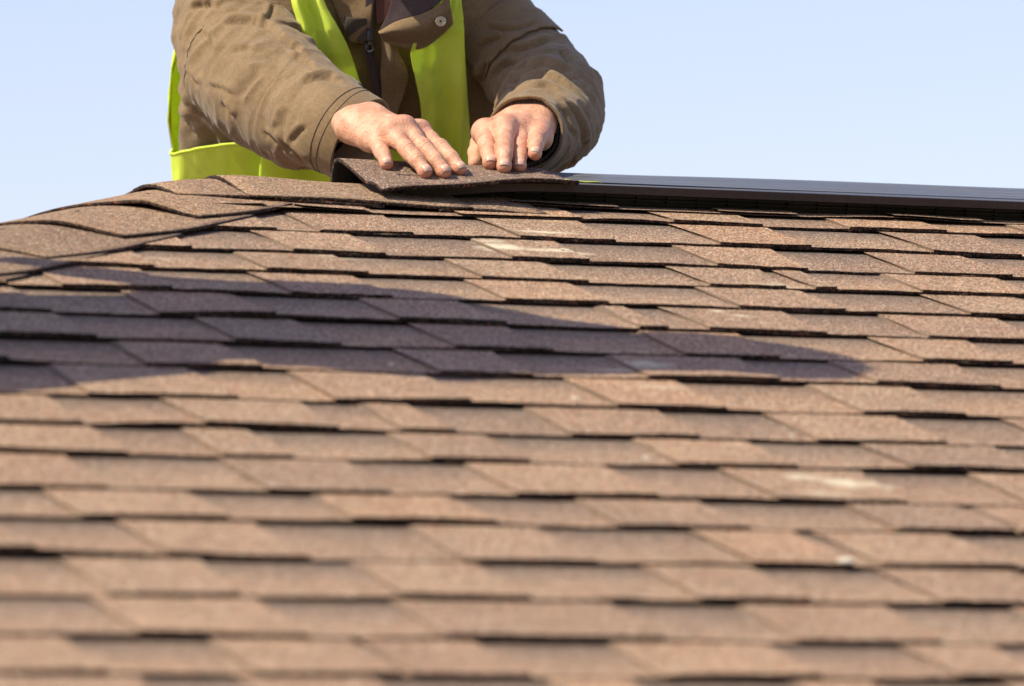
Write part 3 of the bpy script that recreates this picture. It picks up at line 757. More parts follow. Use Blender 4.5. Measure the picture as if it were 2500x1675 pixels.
# thumb of the left hand: leaves the index side of the palm and reaches down behind the index finger
def left_thumb():
    a = at(1215, 310, Z0+.085); b_ = at(1172, 350, Z0+.060); c_ = at(1163, 372, Z0+.035); d_ = at(1160, 398, Z0+.008)
    return [(a, b_, .0150, .0125, .012), (b_, c_, .0122, .0108, .005), (c_, d_, .0106, .0092, .005)]
left['thumb'] = left_thumb()
hand(left)
# rest of the body, inside the clothes: torso, arms, neck, head, legs
hipc = D_(828, 555, .80)
shR, shL, nkb = D_(560, -60, .45), D_(1085, -60, .45), D_(835, -95, .42)
hd_c = D_(838, -372, .25)
B = Field(np.array([-1.2, -.5, -.65])+np.array([.3, 0, 0]), np.array([1.6, 1.5, .75]), .011)
B.cap(hipc, D_(832, 250, .58), .13, .13, .05); B.cap(D_(832, 250, .58), D_(835, 20, .47), .13, .13, .05)
B.cap(shR, shL-CR*.05, .05, .045, .05); B.cap(nkb, hd_c, .062, .060, .03)
for s_, kx in ((-1, .17), (1, .17)):
    h0 = hipc+CRh*.09*s_; kn = hipc-CFh*.36+CRh*kx*s_; kn[2] = back_z(kn[1])+.085
    an = kn+CFh*.42; an[2] = back_z(an[1])+.075
    B.cap(h0, kn, .085, .062, .04); B.cap(kn, an, .058, .042, .02)
B.cap(shR, D_(600, 190, .27), .042, .040, .03); B.cap(D_(600, 190, .27), D_(740, 276, .15), .038, .030, .02)
B.cap(shL-CR*.02, D_(1236, 225, .325), .034, .034, .03); B.cap(D_(1240, 228, .32), D_(1225, 280, .17), .034, .030, .02)
V, F = B.mesh(); b0 = sum(len(x) for x in bodyV); bodyV.append(V); bodyF.append(F+b0); bodyR.append(np.zeros(len(V)))
# head, looking down at the hands
fw = D_(1000, 380, .0)-hd_c; fw /= np.linalg.norm(fw); rt_ = np.cross(fw, [0, 0, 1.]); rt_ /= np.linalg.norm(rt_); u_ = np.cross(rt_, fw)
RH = np.array([rt_, fw, u_])
hp = lambda a, b_, c_: hd_c+rt_*a+fw*b_+u_*c_
B = Field(hd_c-.17, hd_c+.17, .0042)
B.ell(hp(0, -.012, .03), (.077, .098, .092), .02, RH); B.ell(hp(0, .025, -.045), (.056, .066, .07), .03, RH); B.cap(hp(0, .075, -.085), hp(0, .072, -.085), .022, .022, .025)
B.cap(hp(0, .088, .008), hp(0, .108, -.030), .009, .014, .012); B.cap(hp(-.05, .082, .022), hp(.05, .082, .022), .012, .012, .015)
for s_ in (-1, 1):
    B.cut(hp(.032*s_, .096, .004), (.016, .012, .011), .012, RH); B.ell(hp(.079*s_, -.008, -.012), (.010, .022, .034), .008, RH); B.ell(hp(.043*s_, .066, -.032), (.02, .02, .02), .02)
B.cap(hp(-.022, .088, -.064), hp(.022, .088, -.064), .007, .007, .008); B.cut(hp(0, .100, -.064), (.026, .006, .0022), .002, RH)
B.cap(hp(0, -.03, -.09), hp(0, -.05, -.15), .058, .058, .03)
V, F = B.mesh(); V = taubin(V, F, 2); b0 = sum(len(x) for x in bodyV); bodyV.append(V); bodyF.append(F+b0); bodyR.append(np.zeros(len(V)))
body = mesh_obj('body', np.vstack(bodyV), np.vstack(bodyF), M_skin, worker, True); attr(body, 'red', np.concatenate(bodyR))
for k_ in range(8):
    o_ = k_*144; V = nails.V[o_:o_+144]; F = [tuple(i-o_ for i in f) for f in nails.F if o_ <= f[0] < o_+144]
    mesh_obj('fingernail', V, F, [M_nail, M_nailtip, M_grime], body, True, [mi for f, mi in zip(nails.F, nails.M) if o_ <= f[0] < o_+144])
for s_ in (-1, 1):
    m = MB(); c_ = hp(.032*s_, .082, .004); n_ = 10
    V = [c_+.0125*(math.sin(a)*math.cos(p)*rt_+math.sin(a)*math.sin(p)*u_+math.cos(a)*fw) for a in np.linspace(0.02, 3.1, n_) for p in np.arange(12)*math.pi/6]
    mesh_obj('eye', V, grid_faces(n_, 12, True), M_eye, body)
Hh = Field(hd_c-.17, hd_c+.17, .0055); Hh.ell(hp(0, -.020, .040), (.084, .100, .094), .01, RH); Hh.cut(hp(0, .11, -.045), (.12, .09, .10), .02, RH); Hh.cut(hp(0, .0, -.14), (.14, .14, .075), .02, RH)
V, F = Hh.mesh(); mesh_obj('hair', taubin(V, F, 2), F, M_hair, worker)
Ht = Field(hd_c-.24, hd_c+.24, .0075); Ht.ell(hp(0, -.015, .075), (.118, .142, .098), .01, RH); Ht.cut(hp(0, -.01, -.045), (.2, .2, .08), .008, RH); Ht.ell(hp(0, .075, .040), (.10, .12, .010), .012, RH); Ht.cap(hp(0, -.13, .13), hp(0, .11, .13), .02, .02, .03)  # hat out of view, added to enlarge the head's shadow on chest and arm
V, F = Ht.mesh(); mesh_obj('added_shade_hat', taubin(V, F, 2), F, M_hat, worker)
T_ = Field(np.array([-.9, -.5, -.65]), np.array([1.6, 1.6, .4]), .012)
T_.cap(hipc+np.array([0, 0, .10]), hipc, .155, .15, .04)
bt = MB()
for s_ in (-1, 1):
    h0 = hipc+CRh*.09*s_; kn = hipc-CFh*.36+CRh*.17*s_; kn[2] = back_z(kn[1])+.088; an = kn+CFh*.42; an[2] = back_z(an[1])+.078
    T_.cap(h0, kn, .102, .076, .04); T_.cap(kn, an, .074, .062, .02)
    Bf = Field(an-.22, an+.30, .009); toe = an+CFh*.17; toe[2] = back_z(toe[1])+.06
    Bf.cap(an-CFh*.06, an, .05, .05, .02); Bf.cap(an, toe, .050, .042, .03); V, F = Bf.mesh(); mesh_obj('boot', V, F, M_boot, worker)
V, F = T_.mesh(); mesh_obj('trousers', taubin(V, F, 2), F, M_trous, worker)

# ---- clothes
def loft(C, RA, RB, e1, nS, nT, disp=None):
    """tube through centres C; disp(S, T, th, f) -> outward push. returns grid, normals"""
    P_ = cr_spline(np.column_stack([np.asarray(C), RA, RB]), nS); c_ = P_[:, :3]; ra, rb = P_[:, 3], P_[:, 4]
    tg = np.gradient(c_, axis=0); tg /= np.linalg.norm(tg, axis=1, keepdims=True)
    E1 = np.zeros_like(c_); e = np.asarray(e1, float)
    for i in range(nS):
        e = e-tg[i]*(e@tg[i]); e /= np.linalg.norm(e); E1[i] = e
    E2 = np.cross(tg, E1)
    th = np.arange(nT)*2*math.pi/nT; S = np.concatenate([[0], np.cumsum(np.linalg.norm(np.diff(c_, axis=0), axis=1))])
    dirs = np.cos(th)[None, :, None]*E1[:, None]+np.sin(th)[None, :, None]*E2[:, None]
    rr_ = ra[:, None, None]*np.cos(th)[None, :, None]*E1[:, None]+rb[:, None, None]*np.sin(th)[None, :, None]*E2[:, None]
    G = c_[:, None]+rr_
    if disp is not None:
        SS, TT = np.meshgrid(S, th, indexing='ij'); G = G+dirs*disp(SS, TT*ra[:, None], TT, SS/S[-1])[..., None]
    return G, c_, dirs, S
def per(fn, S, th, r=.075):                                      # make a crease pattern close up round a sleeve
    w_ = np.clip((th-(2*math.pi-.9))/.9, 0, 1); w_ = w_*w_*(3-2*w_)
    return fn(S, th*r)*(1-w_)+fn(S, (th-2*math.pi)*r)*w_
def px_creases(G, items):                                        # individual folds seen on the cloth: (points, depth m, width)
    ce = G.mean(1, keepdims=True); o_ = G-ce; o_ /= np.linalg.norm(o_, axis=2, keepdims=True)
    d = G.reshape(-1, 3)-CAM; z = d@CF; X = np.stack([(1250+FPX*(d@CR)/z)/K, (837.5-FPX*(d@CU)/z)/K], 1).reshape(G.shape[0], G.shape[1], 2)
    front = np.clip((o_@(-CF)+.25)/.4, 0, 1); out_ = np.zeros(G.shape[:2])
    for pts, A, w_ in items:
        P_ = cr_spline(np.array(pts, float), 40); best = np.full(G.shape[:2], 1e9); sg = np.zeros(G.shape[:2]); tt = np.zeros(G.shape[:2])
        for i in range(39):
            a, b_ = P_[i], P_[i+1]; ab = b_-a; L2 = ab@ab+1e-9; q_ = X-a; t = np.clip((q_@ab)/L2, 0, 1); r_ = q_-t[..., None]*ab; dd = np.linalg.norm(r_, axis=-1)
            m_ = dd < best; best[m_] = dd[m_]; sg[m_] = np.sign(ab[0]*r_[..., 1]-ab[1]*r_[..., 0])[m_]; tt[m_] = ((i+t)/39)[m_]
        s_ = best*sg; fade = np.clip(np.minimum(tt, 1-tt)*5, .05, 1)
        A = A*1.2; w_ = w_*.85; out_ += fade*(-A*np.exp(-np.abs(s_/w_)**1.4)+.75*A*np.exp(-((s_+2.0*w_)/(1.7*w_))**2))
    return G+o_*(out_*front)[..., None]
def close_end(G, inward=.006, depth=.05, n=6):                   # turn the last ring inwards so that the opening shows an inside
    c_ = G[-1].mean(0); t_ = c_-G[-8].mean(0); t_ /= np.linalg.norm(t_); rings = []
    for i in range(1, n+1):
        f = i/n; rings.append(c_+(G[-1]-c_)*(1-inward/.055*min(1, f*3))-t_*depth*max(0, f-.12)+t_*.002*math.sin(min(1, f*4)*math.pi))
    return np.concatenate([G, np.array(rings)])
def loft_obj(name, G, m, parent, flip=False):
    a, b_ = G.shape[:2]; F = grid_faces(a, b_, True)
    return mesh_obj(name, G.reshape(-1, 3), [f[::-1] for f in F] if flip else F, m, parent)

# torso of the jacket: rings at measured heights (y, centre x, half width m, distance, half depth m)
TOR = np.array([(-175, 838, .075, .40, .075), (-135, 836, .10, .41, .09), (-95, 835, .165, .41, .105), (-40, 826, .218, .42, .122), (70, 818, .236, .445, .140), (190, 815, .240, .495, .150), (310, 814, .242, .555, .155), (430, 818, .243, .625, .160), (540, 824, .232, .70, .160), (590, 825, .228, .73, .16)])
def tor(y):
    P_ = np.array([np.interp(y, TOR[:, 0], TOR[:, i]) for i in range(1, 5)]); return P_
def dfront(px, py):
    xc, a, dc, b_ = tor(py); q = (px-xc)*MPD(dc-.07)/a; q = min(abs(q), .985)
    return dc-b_*(1-q**2.3)**(1/2.3)
ys = np.interp(np.linspace(0, 1, 110), np.linspace(0, 1, len(TOR)), TOR[:, 0])
nT = 150; th = np.arange(nT)*2*math.pi/nT
Gt = []
for y in ys:
    xc, a, dc, b_ = tor(y); cc = D_(xc, y, dc); cs, sn = np.cos(th), np.sin(th)
    k_ = (np.abs(cs)**2.3+np.abs(sn)**2.3)**(-1/2.3)
    Gt.append(cc+(a*k_*cs)[:, None]*CR-(b_*k_*sn)[:, None]*CFh)
Gt = np.array(Gt); cenT = Gt.mean(1, keepdims=True); out = Gt-cenT; out /= np.linalg.norm(out, axis=2, keepdims=True)
SS = np.linalg.norm(Gt-Gt[:1], axis=2); TTh = np.broadcast_to(th, SS.shape)
dsp = per(lambda s, t_: creases(s, t_, 1.25, .16, .060, .0055, 3)+creases(s, t_, .35, .12, .045, .003, 8)+creases(s, t_, 2.2, .07, .02, .0012, 5), SS, TTh, .2)
Gj = px_creases(Gt+out*dsp[..., None], [([(436, 240), (452, 250), (478, 268)], .010, 6), ([(404, 262), (430, 284), (446, 316)], .007, 7), ([(470, 290), (492, 316), (500, 350)], .008, 8), ([(520, 318), (534, 340), (540, 366)], .007, 7), ([(396, 200), (410, 220), (416, 246)], .006, 6)])
jacket = loft_obj('jacket', Gj, M_jack, worker, True)
jacket['label'] = 'worn brown work jacket, open at the collar'

# right sleeve (left in the picture)
CT_ = [(555, -125, .43, 112), (536, -35, .41, 128), (543, 80, .36, 138), (576, 160, .29, 136), (632, 218, .215, 135), (700, 262, .158, 124), (762, 288, .098, 106), (824, 322, .078, 103)]
C = [D_(x, y, d) for x, y, d, _ in CT_]; RA = [w_*MPD(d) for _, _, d, w_ in CT_]
def disp_r(S, T, th, f):
    d = per(lambda s, t_: creases(s, t_, 1.05, .13, .046, .0062, 21)+creases(s, t_, 1.7, .075, .030, .0034, 24)+creases(s, t_, .7, .06, .014, .0012, 23), S, th)
    d = d*(.45+.9*np.exp(-((f-.42)/.22)**2)+.5*np.exp(-((f-.84)/.08)**2))
    cuff = np.clip((f-.885)/.008, 0, 1); d = d*(1-.75*cuff)+.0028*cuff-.0020*np.exp(-((f-.883)/.007)**2)
    d += -.0010*np.exp(-((f-.905)/.004)**2)
    seam = np.exp(-((th-3.60+.25*f)/.022)**2); pk = per(lambda s, t_: .0011*np.cos(s*2*math.pi/.011)*np.exp(-((t_/.075-3.50+.25*f)/.10)**2), S, th)
    return d-.0016*seam*(f < .88)+pk*(f < .87)*(f > .2)
e1 = CR*.78+CU*.62
G, cC, dirs, Sa = loft(C, RA, [r*.93 for r in RA], e1, 210, 150, disp_r)
G = px_creases(G, [([(493, 53), (545, 48), (592, 52), (630, 77), (661, 101)], .0075, 5), ([(595, 71), (644, 93), (674, 110), (706, 137)], .006, 4.5), ([(652, 121), (690, 138), (728, 162)], .005, 4),
    ([(685, 194), (712, 181), (745, 177), (792, 194)], .0065, 5), ([(600, 60), (618, 30), (624, 5)], .005, 5), ([(641, 240), (632, 268), (624, 294)], -.004, 8), ([(664, 330), (680, 305), (702, 286)], .004, 6),
    ([(645, 322), (672, 346), (706, 380)], .006, 5), ([(505, 234), (518, 252), (530, 270)], .006, 6), ([(556, 236), (578, 204), (606, 172)], -.0045, 9), ([(420, 158), (436, 178), (455, 198)], .005, 6),
    ([(452, 66), (478, 92), (486, 126)], .0045, 6), ([(520, 120), (560, 112), (604, 122)], .004, 6), ([(600, 300), (628, 322), (648, 352)], .005, 6), ([(430, 20), (470, 12), (510, 18)], .005, 6), ([(560, 150), (600, 146), (640, 160)], -.0035, 7), ([(470, 196), (500, 200), (540, 222)], .0035, 5)])
loft_obj('sleeve', close_end(G, .008, .05), M_jack, jacket)
def seam_on(G, pts, r_=.0008):                                   # a stitched seam lying on a sleeve, pts = (ring, column)
    m_ = MB(); P_ = []
    for i, j in pts:
        a = G[int(i), int(j) % 150]; ce = G[int(i)].mean(0); P_.append(a+(a-ce)/np.linalg.norm(a-ce)*.0003)
    m_.tube(P_, r_, 5); m_.build('seam', M_thread, jacket, True)
near = int(np.array([((G[90, j]-G[90].mean(0))@(-CF*.55-CU*.75)) for j in range(150)]).argmax())
seam_on(G, [(i, near-6+14*math.sin(i/70.)) for i in range(30, 186, 2)])
seam_on(G, [(188, j) for j in range(0, 151, 2)], .0007); seam_on(G, [(192, j) for j in range(0, 151, 2)], .0005)
mid_ = int(np.array([((G[90, j]-G[90].mean(0))@(-CF*.8-CU*.1)) for j in range(150)]).argmax())
seam_on(G, [(88-.4*t, near-4+(mid_-near)*.9*t/20.) for t in range(0, 21)], .0009)
# left sleeve: upper arm down and out to the elbow, forearm back in towards the camera
CL = [(1045, -115, .43, 88), (1062, -30, .42, 92), (1120, 60, .40, 98), (1198, 145, .37, 106), (1254, 222, .31, 113), (1252, 272, .22, 108), (1224, 300, .135, 98), (1207, 306, .090, 91), (1199, 305, .062, 87)]
C = [D_(x, y, d) for x, y, d, _ in CL]; RL = [w_*MPD(d) for _, _, d, w_ in CL]
def disp_l(S, T, th, f):
    d = per(lambda s, t_: creases(s, t_, 1.25, .12, .044, .0066, 31)+creases(s, t_, 1.9, .075, .028, .0034, 32)+creases(s, t_, .8, .06, .014, .0012, 33), S, th)
    d = d*(.32+1.0*np.exp(-((f-.66)/.24)**2))
    hem = np.clip((f-.93)/.008, 0, 1)
    return d*(1-.4*hem)+.0016*hem-.0014*np.exp(-((f-.928)/.007)**2)
G, cC, dirs, Sb = loft(C, RL, [r*.95 for r in RL], CR*.9+CU*.3, 210, 150, disp_l)
G = px_creases(G, [([(1165, 210), (1176, 186), (1186, 168)], .0075, 5), ([(1178, 172), (1211, 155), (1249, 146), (1293, 165), (1312, 190)], .0075, 5), ([(1124, 182), (1140, 160), (1158, 147), (1182, 142)], .007, 5),
    ([(1205, 178), (1240, 173), (1268, 180), (1306, 206)], .005, 4.5), ([(1096, 186), (1108, 162), (1113, 138)], .007, 6), ([(1276, 110), (1290, 126), (1302, 146)], .005, 5), ([(1160, 117), (1211, 107), (1260, 88)], .006, 5),
    ([(1291, 230), (1318, 268), (1332, 300), (1333, 346)], .005, 5), ([(1272, 236), (1296, 270), (1312, 316)], .0045, 5), ([(1210, 196), (1250, 198), (1286, 216)], .004, 4), ([(1110, 62), (1148, 70), (1190, 70), (1228, 56)], .0045, 4), ([(1100, 110), (1120, 96), (1150, 88)], .005, 6), ([(1320, 352), (1300, 372), (1280, 384)], .004, 5)])
GL = G
loft_obj('sleeve', close_end(G, .007, .06), M_jack, jacket)
# knit cuff just inside the left sleeve
c_ = G[-3].mean(0); ring = G[-3]-c_; tdir = c_-G[-14].mean(0); tdir /= np.linalg.norm(tdir)
rings = []
for i in range(16):
    f = i/15; rib = 1+.028*np.cos(np.arange(150)*2*math.pi/150*50)*(.6+.4*math.cos(i*2.2))
    rings.append(c_-tdir*(.001+.03*f)+ring*(.86-.16*f)*rib[:, None])
loft_obj('knit_cuff', np.array(rings), M_knit, jacket)

def patch(name, rows, mats, parent, off=.003, thick=.0016, nS=30, nTt=30, fold=None, dfn=None):
    """rows: list of poly-lines of (x, y[, extra depth]) measured on the worker; laid on the chest, off in front of it"""
    R_ = []
    for row in rows:
        a = np.array([(p[0], p[1], p[2] if len(p) > 2 else 0.) for p in row], float); R_.append(cr_spline(a, nTt))
    R_ = np.array(R_); Gp = np.stack([cr_spline(R_[:, j], nS) for j in range(nTt)], 1)
    f_ = dfn or dfront
    Q = np.zeros_like(Gp)
    for i in range(nS):
        for j in range(nTt):
            x, y, e = Gp[i, j]; fo = fold(i/(nS-1), j/(nTt-1)) if fold else 0.
            Q[i, j] = D_(x, y, f_(x, y)-off-e-fo)
    n_ = np.cross(np.gradient(Q, axis=0), np.gradient(Q, axis=1)); n_ /= np.maximum(np.linalg.norm(n_, axis=2, keepdims=True), 1e-9)
    sg = np.sign((n_@(-CF)).mean()); n_ *= sg
    nV = nS*nTt; V = np.vstack([Q.reshape(-1, 3), (Q-n_*thick).reshape(-1, 3)]); F = grid_faces(nS, nTt)
    if sg < 0: F = [f[::-1] for f in F]
    rim = [j for j in range(nTt)]+[i*nTt+nTt-1 for i in range(1, nS)]+[(nS-1)*nTt+j for j in range(nTt-2, -1, -1)]+[i*nTt for i in range(nS-2, 0, -1)]
    F = F+[tuple(x+nV for x in f[::-1]) for f in F]+[(a, a+nV, c_+nV, c_) for a, c_ in zip(rim, rim[1:]+rim[:1])]
    if name is None: return V, F
    return mesh_obj(name, V, F, mats, parent)
# hi-vis vest: two front strips, a band round the waist and the back piece, one garment
vb = MB()
fl = lambda i, j: float(creases(np.array([i*.45]), np.array([j*.08]), .25, .12, .030, .0035, 71)[0])+.006*math.sin(3.1*j*math.pi+1.2*i)*(.4+i)+.004*math.sin(7*j+9*i)+.012*math.exp(-((j-.22-.1*i)/.13)**2)
V, F = patch(None, [[(668, -60), (706, -60), (742, -60)], [(665, 0), (700, 0), (741, 0)], [(680, 60), (722, 60), (772, 60)], [(672, 110), (730, 110), (797, 110)], [(680, 160), (745, 160), (814, 160)], [(672, 215), (740, 215), (830, 215)], [(640, 290), (730, 290), (846, 290)], [(600, 345), (720, 350), (852, 360)], [(590, 430), (720, 430), (856, 430)], [(590, 520), (720, 520), (856, 520)]], None, None, .017, .0016, 90, 40, fl)
vb.add(V, F)
fr_ = lambda i, j: float(creases(np.array([i*.45]), np.array([j*.07]), -.2, .12, .028, .0040, 72)[0])+.011*math.sin(2.2*j*math.pi+.8+1.6*i)*(.5+.6*i)+.007*math.exp(-((j-.42+.25*i)/.10)**2)+.003*math.sin(11*j+7*i)
V, F = patch(None, [[(1015, -60), (1035, -60), (1050, -60)], [(1000, 0), (1030, 0), (1054, 0)], [(965, 60), (1015, 60), (1060, 60)], [(940, 115), (1000, 115), (1062, 115)], [(950, 180), (1010, 180), (1066, 180)], [(962, 240), (1018, 240), (1070, 240)], [(966, 300), (1022, 300), (1074, 300)], [(972, 365), (1028, 365), (1077, 370)], [(960, 440), (1030, 440), (1110, 440)], [(960, 520), (1030, 520), (1120, 520)]], None, None, .017, .0016, 90, 40, fr_)
vb.add(V, F)
nB, nR = 150, 46; Vb = []
thb = np.arange(nB)*2*math.pi/nB
for r_ in range(nR):
    for q_ in thb:
        cs, sn = math.cos(q_), math.sin(q_)
        back_ = max(0., -math.sin(q_))                            # 0 at the sides and in front, 1 behind
        side_front = 366 if cs < 0 else 385
        e_ = min(1, max(0, (back_-(.02 if cs < 0 else .40))/.22)); e_ = e_*e_*(3-2*e_)
        top = side_front*(1-e_)+(-95)*e_
        if sn > 0 and cs < 0: top -= 22*math.exp(-((q_-math.pi)/.16)**2)
        y = top+(590-top)*(r_/(nR-1))
        xc, a, dc, b_ = tor(y); k_ = (abs(cs)**2.3+abs(sn)**2.3)**(-1/2.3)
        o_ = .0125+.0035*math.sin(9*q_+y/60)+float(creases(np.array([q_*.22 if q_ < 3.6 else q_*.22]), np.array([y*.0005]), 1.25, .13, .05, .0075, 61)[0])
        Vb.append(D_(xc, y, dc)+(a*k_+o_)*cs*CR-(b_*k_+o_)*sn*CFh)
A = np.array(Vb).reshape(nR, nB, 3); cA = A.mean(1, keepdims=True); inn = cA-A; inn /= np.linalg.norm(inn, axis=2, keepdims=True)
F = grid_faces(nR, nB, True); nV = nR*nB
vb.add(list(A.reshape(-1, 3))+list((A+inn*.0016).reshape(-1, 3)), [f[::-1] for f in F]+[tuple(x+nV for x in f) for f in F]+[(j, j+nV, (j+1) % nB+nV, (j+1) % nB) for j in range(nB)])
vest = mesh_obj('safety_vest', vb.V, vb.F, M_vest, worker, True, label='yellow-green hi-vis vest hanging open over the jacket')
pm = MB(); pm.tube([tuple(A[0, j]+np.array([0, 0, .001])) for j in list(range(nB))+[0]], .0017, 6); pm.build('edge_binding', M_vest, vest, True)

# collar, shirt, zip
patch('shirt', [[(840, -120), (870, -120), (905, -120)], [(850, -40), (875, -40), (905, -40)], [(857, 10), (878, 10), (898, 8)], [(862, 55), (876, 52), (888, 44)]], M_shirt, worker, .004, .001, 30, 14)
lapel_fold = lambda i, j: .010*math.sin(math.pi*i)+.006*math.sin(5*j+1)
patch('collar_lining', [[(892, -90), (930, -90), (985, -90), (1030, -75)], [(893, -30), (925, -35), (975, -45), (1026, -40)], [(890, 20), (915, 14), (965, -6), (1024, -24)], [(866, 72), (905, 50), (965, 32), (1021, -8)]], M_jack_d, jacket, .022, .0015, 24, 40, lambda i, j: .012*i)
patch('collar_flap', [[(864, 72), (905, 49), (962, 32), (1005, 10), (1023, -14)], [(868, 80), (910, 78), (962, 70), (1008, 46), (1030, 18)], [(874, 94), (915, 108), (962, 112), (1004, 86), (1036, 55)]], M_jack, jacket, .034, .003, 26, 50, lambda i, j: .005*math.sin(6.5*j+.6)*i+.010*math.sin(math.pi*min(1, i*1.2))-.006*i)
patch('placket', [[(872, 84), (886, 90), (900, 96)], [(872, 130), (894, 128), (914, 126)], [(870, 165), (900, 166), (933, 168)], [(872, 205), (898, 206), (926, 206)], [(870, 260), (888, 262), (907, 266)], [(868, 330), (886, 330), (904, 330)]], M_jack, jacket, .012, .0025, 50, 20, lambda i, j: .012*math.sin(math.pi*j)**2*math.exp(-((i-.28)/.22)**2)+.005*j*math.sin(9*i))
patch('placket', [[(742, -110), (790, -110), (840, -110)], [(752, -20), (800, -20), (852, -20)], [(775, 40), (812, 42), (850, 44)], [(800, 96), (822, 98), (842, 98)]], M_jack, jacket, .006, .002, 30, 20, lambda i, j: .003*math.sin(8*i+3*j))
patch('velcro_patch', [[(786, 38), (812, 40), (838, 42)], [(788, 66), (814, 68), (840, 70)], [(795, 92), (818, 94), (840, 95)]], M_velcro, jacket, .0105, .001, 12, 12, lambda i, j: .003*math.sin(8*i*.5+3*j))
zc = [(841, -110), (846, -30), (845, 40), (843, 100), (851, 150), (861, 200), (866, 250), (867, 340)]
patch('zipper', [[(x-11, y), (x, y), (x+10, y)] for x, y in zc], M_jack_d, jacket, .0070, .0012, 60, 8)
zb = MB(); zs = cr_spline(np.array(zc, float), 150)
for i, (x, y) in enumerate(zs):
    if y < 104: continue
    zb.box(D_(x+(1.5 if i % 2 else -1.5), y, dfront(x, y)-.0086), (.0018, .0012, .0008))
zb.build('zipper_teeth', M_jack_d, jacket)
zp = MB()
for x, y, h_ in ((845, 82, .0062),): zp.box(D_(x, y, dfront(x, y)-.0105), (.0045, .0028, h_))
ringp = [D_(845+8.5*math.cos(a), 108+10*math.sin(a), dfront(845, 108)-.0128) for a in np.linspace(0, 2*math.pi, 17)]
zp.tube(ringp, .0014, 6)
zp.box(D_(845, 94, dfront(845, 94)-.0125), (.0030, .0012, .0050)); zp.box(D_(840, 100, dfront(840, 100)-.0128), (.0009, .0009, .0045)); zp.box(D_(850, 100, dfront(850, 100)-.0128), (.0009, .0009, .0045))
zp.build('zipper_pull', M_metal, jacket)
sb_ = MB(); ctr = np.array([1007, 49]); f0 = dfront(1007, 49)-.046
for rr_, tt in ((.0062, .0013), (.0030, .0011)):
    sb_.tube([D_(ctr[0], ctr[1], f0)+rr_*(math.cos(a)*CR+math.sin(a)*CU*.92) for a in np.linspace(0, 2*math.pi, 25)], tt, 8)
V = [D_(ctr[0], ctr[1], f0+.0005)+(r_*(math.cos(a)*CR+math.sin(a)*CU*.92)) for r_ in (.0018, .0062) for a in np.arange(20)*2*math.pi/20]
sb_.add(V, [f[::-1] for f in grid_faces(2, 20, True)]); sb_.build('snap_button', M_brass, jacket, True)
# pocket flap on the left upper arm, cut from the sleeve surface itself
i0, i1 = 62, 84; j0 = None
cdir = np.array([((GL[70, j]-GL[70].mean(0))@(-CF)) for j in range(150)]); jc = int(cdir.argmax())
js = [(jc+q) % 150 for q in range(-30, 31)]
Gp = []
for a, i in enumerate(range(i0-8, i1-4)):
    row = []
    for q, j in zip(range(-30, 31), js):
        ce = GL[i].mean(0); o_ = GL[i, j]-ce; o_ /= np.linalg.norm(o_)
        ii = i+int(round(4*(1-abs(q)/30.)*(a/26.))); row.append(GL[ii, j]+o_*(.0022+.0018*a/26.))
    Gp.append(row)
Gp = np.array(Gp); a_, b_2 = Gp.shape[:2]; F = grid_faces(a_, b_2); V = Gp.reshape(-1, 3)
fo = mesh_obj('pocket_flap', V, F, M_jack, jacket); sm = fo.modifiers.new('thickness', 'SOLIDIFY'); sm.thickness = .0030; sm.offset = 0

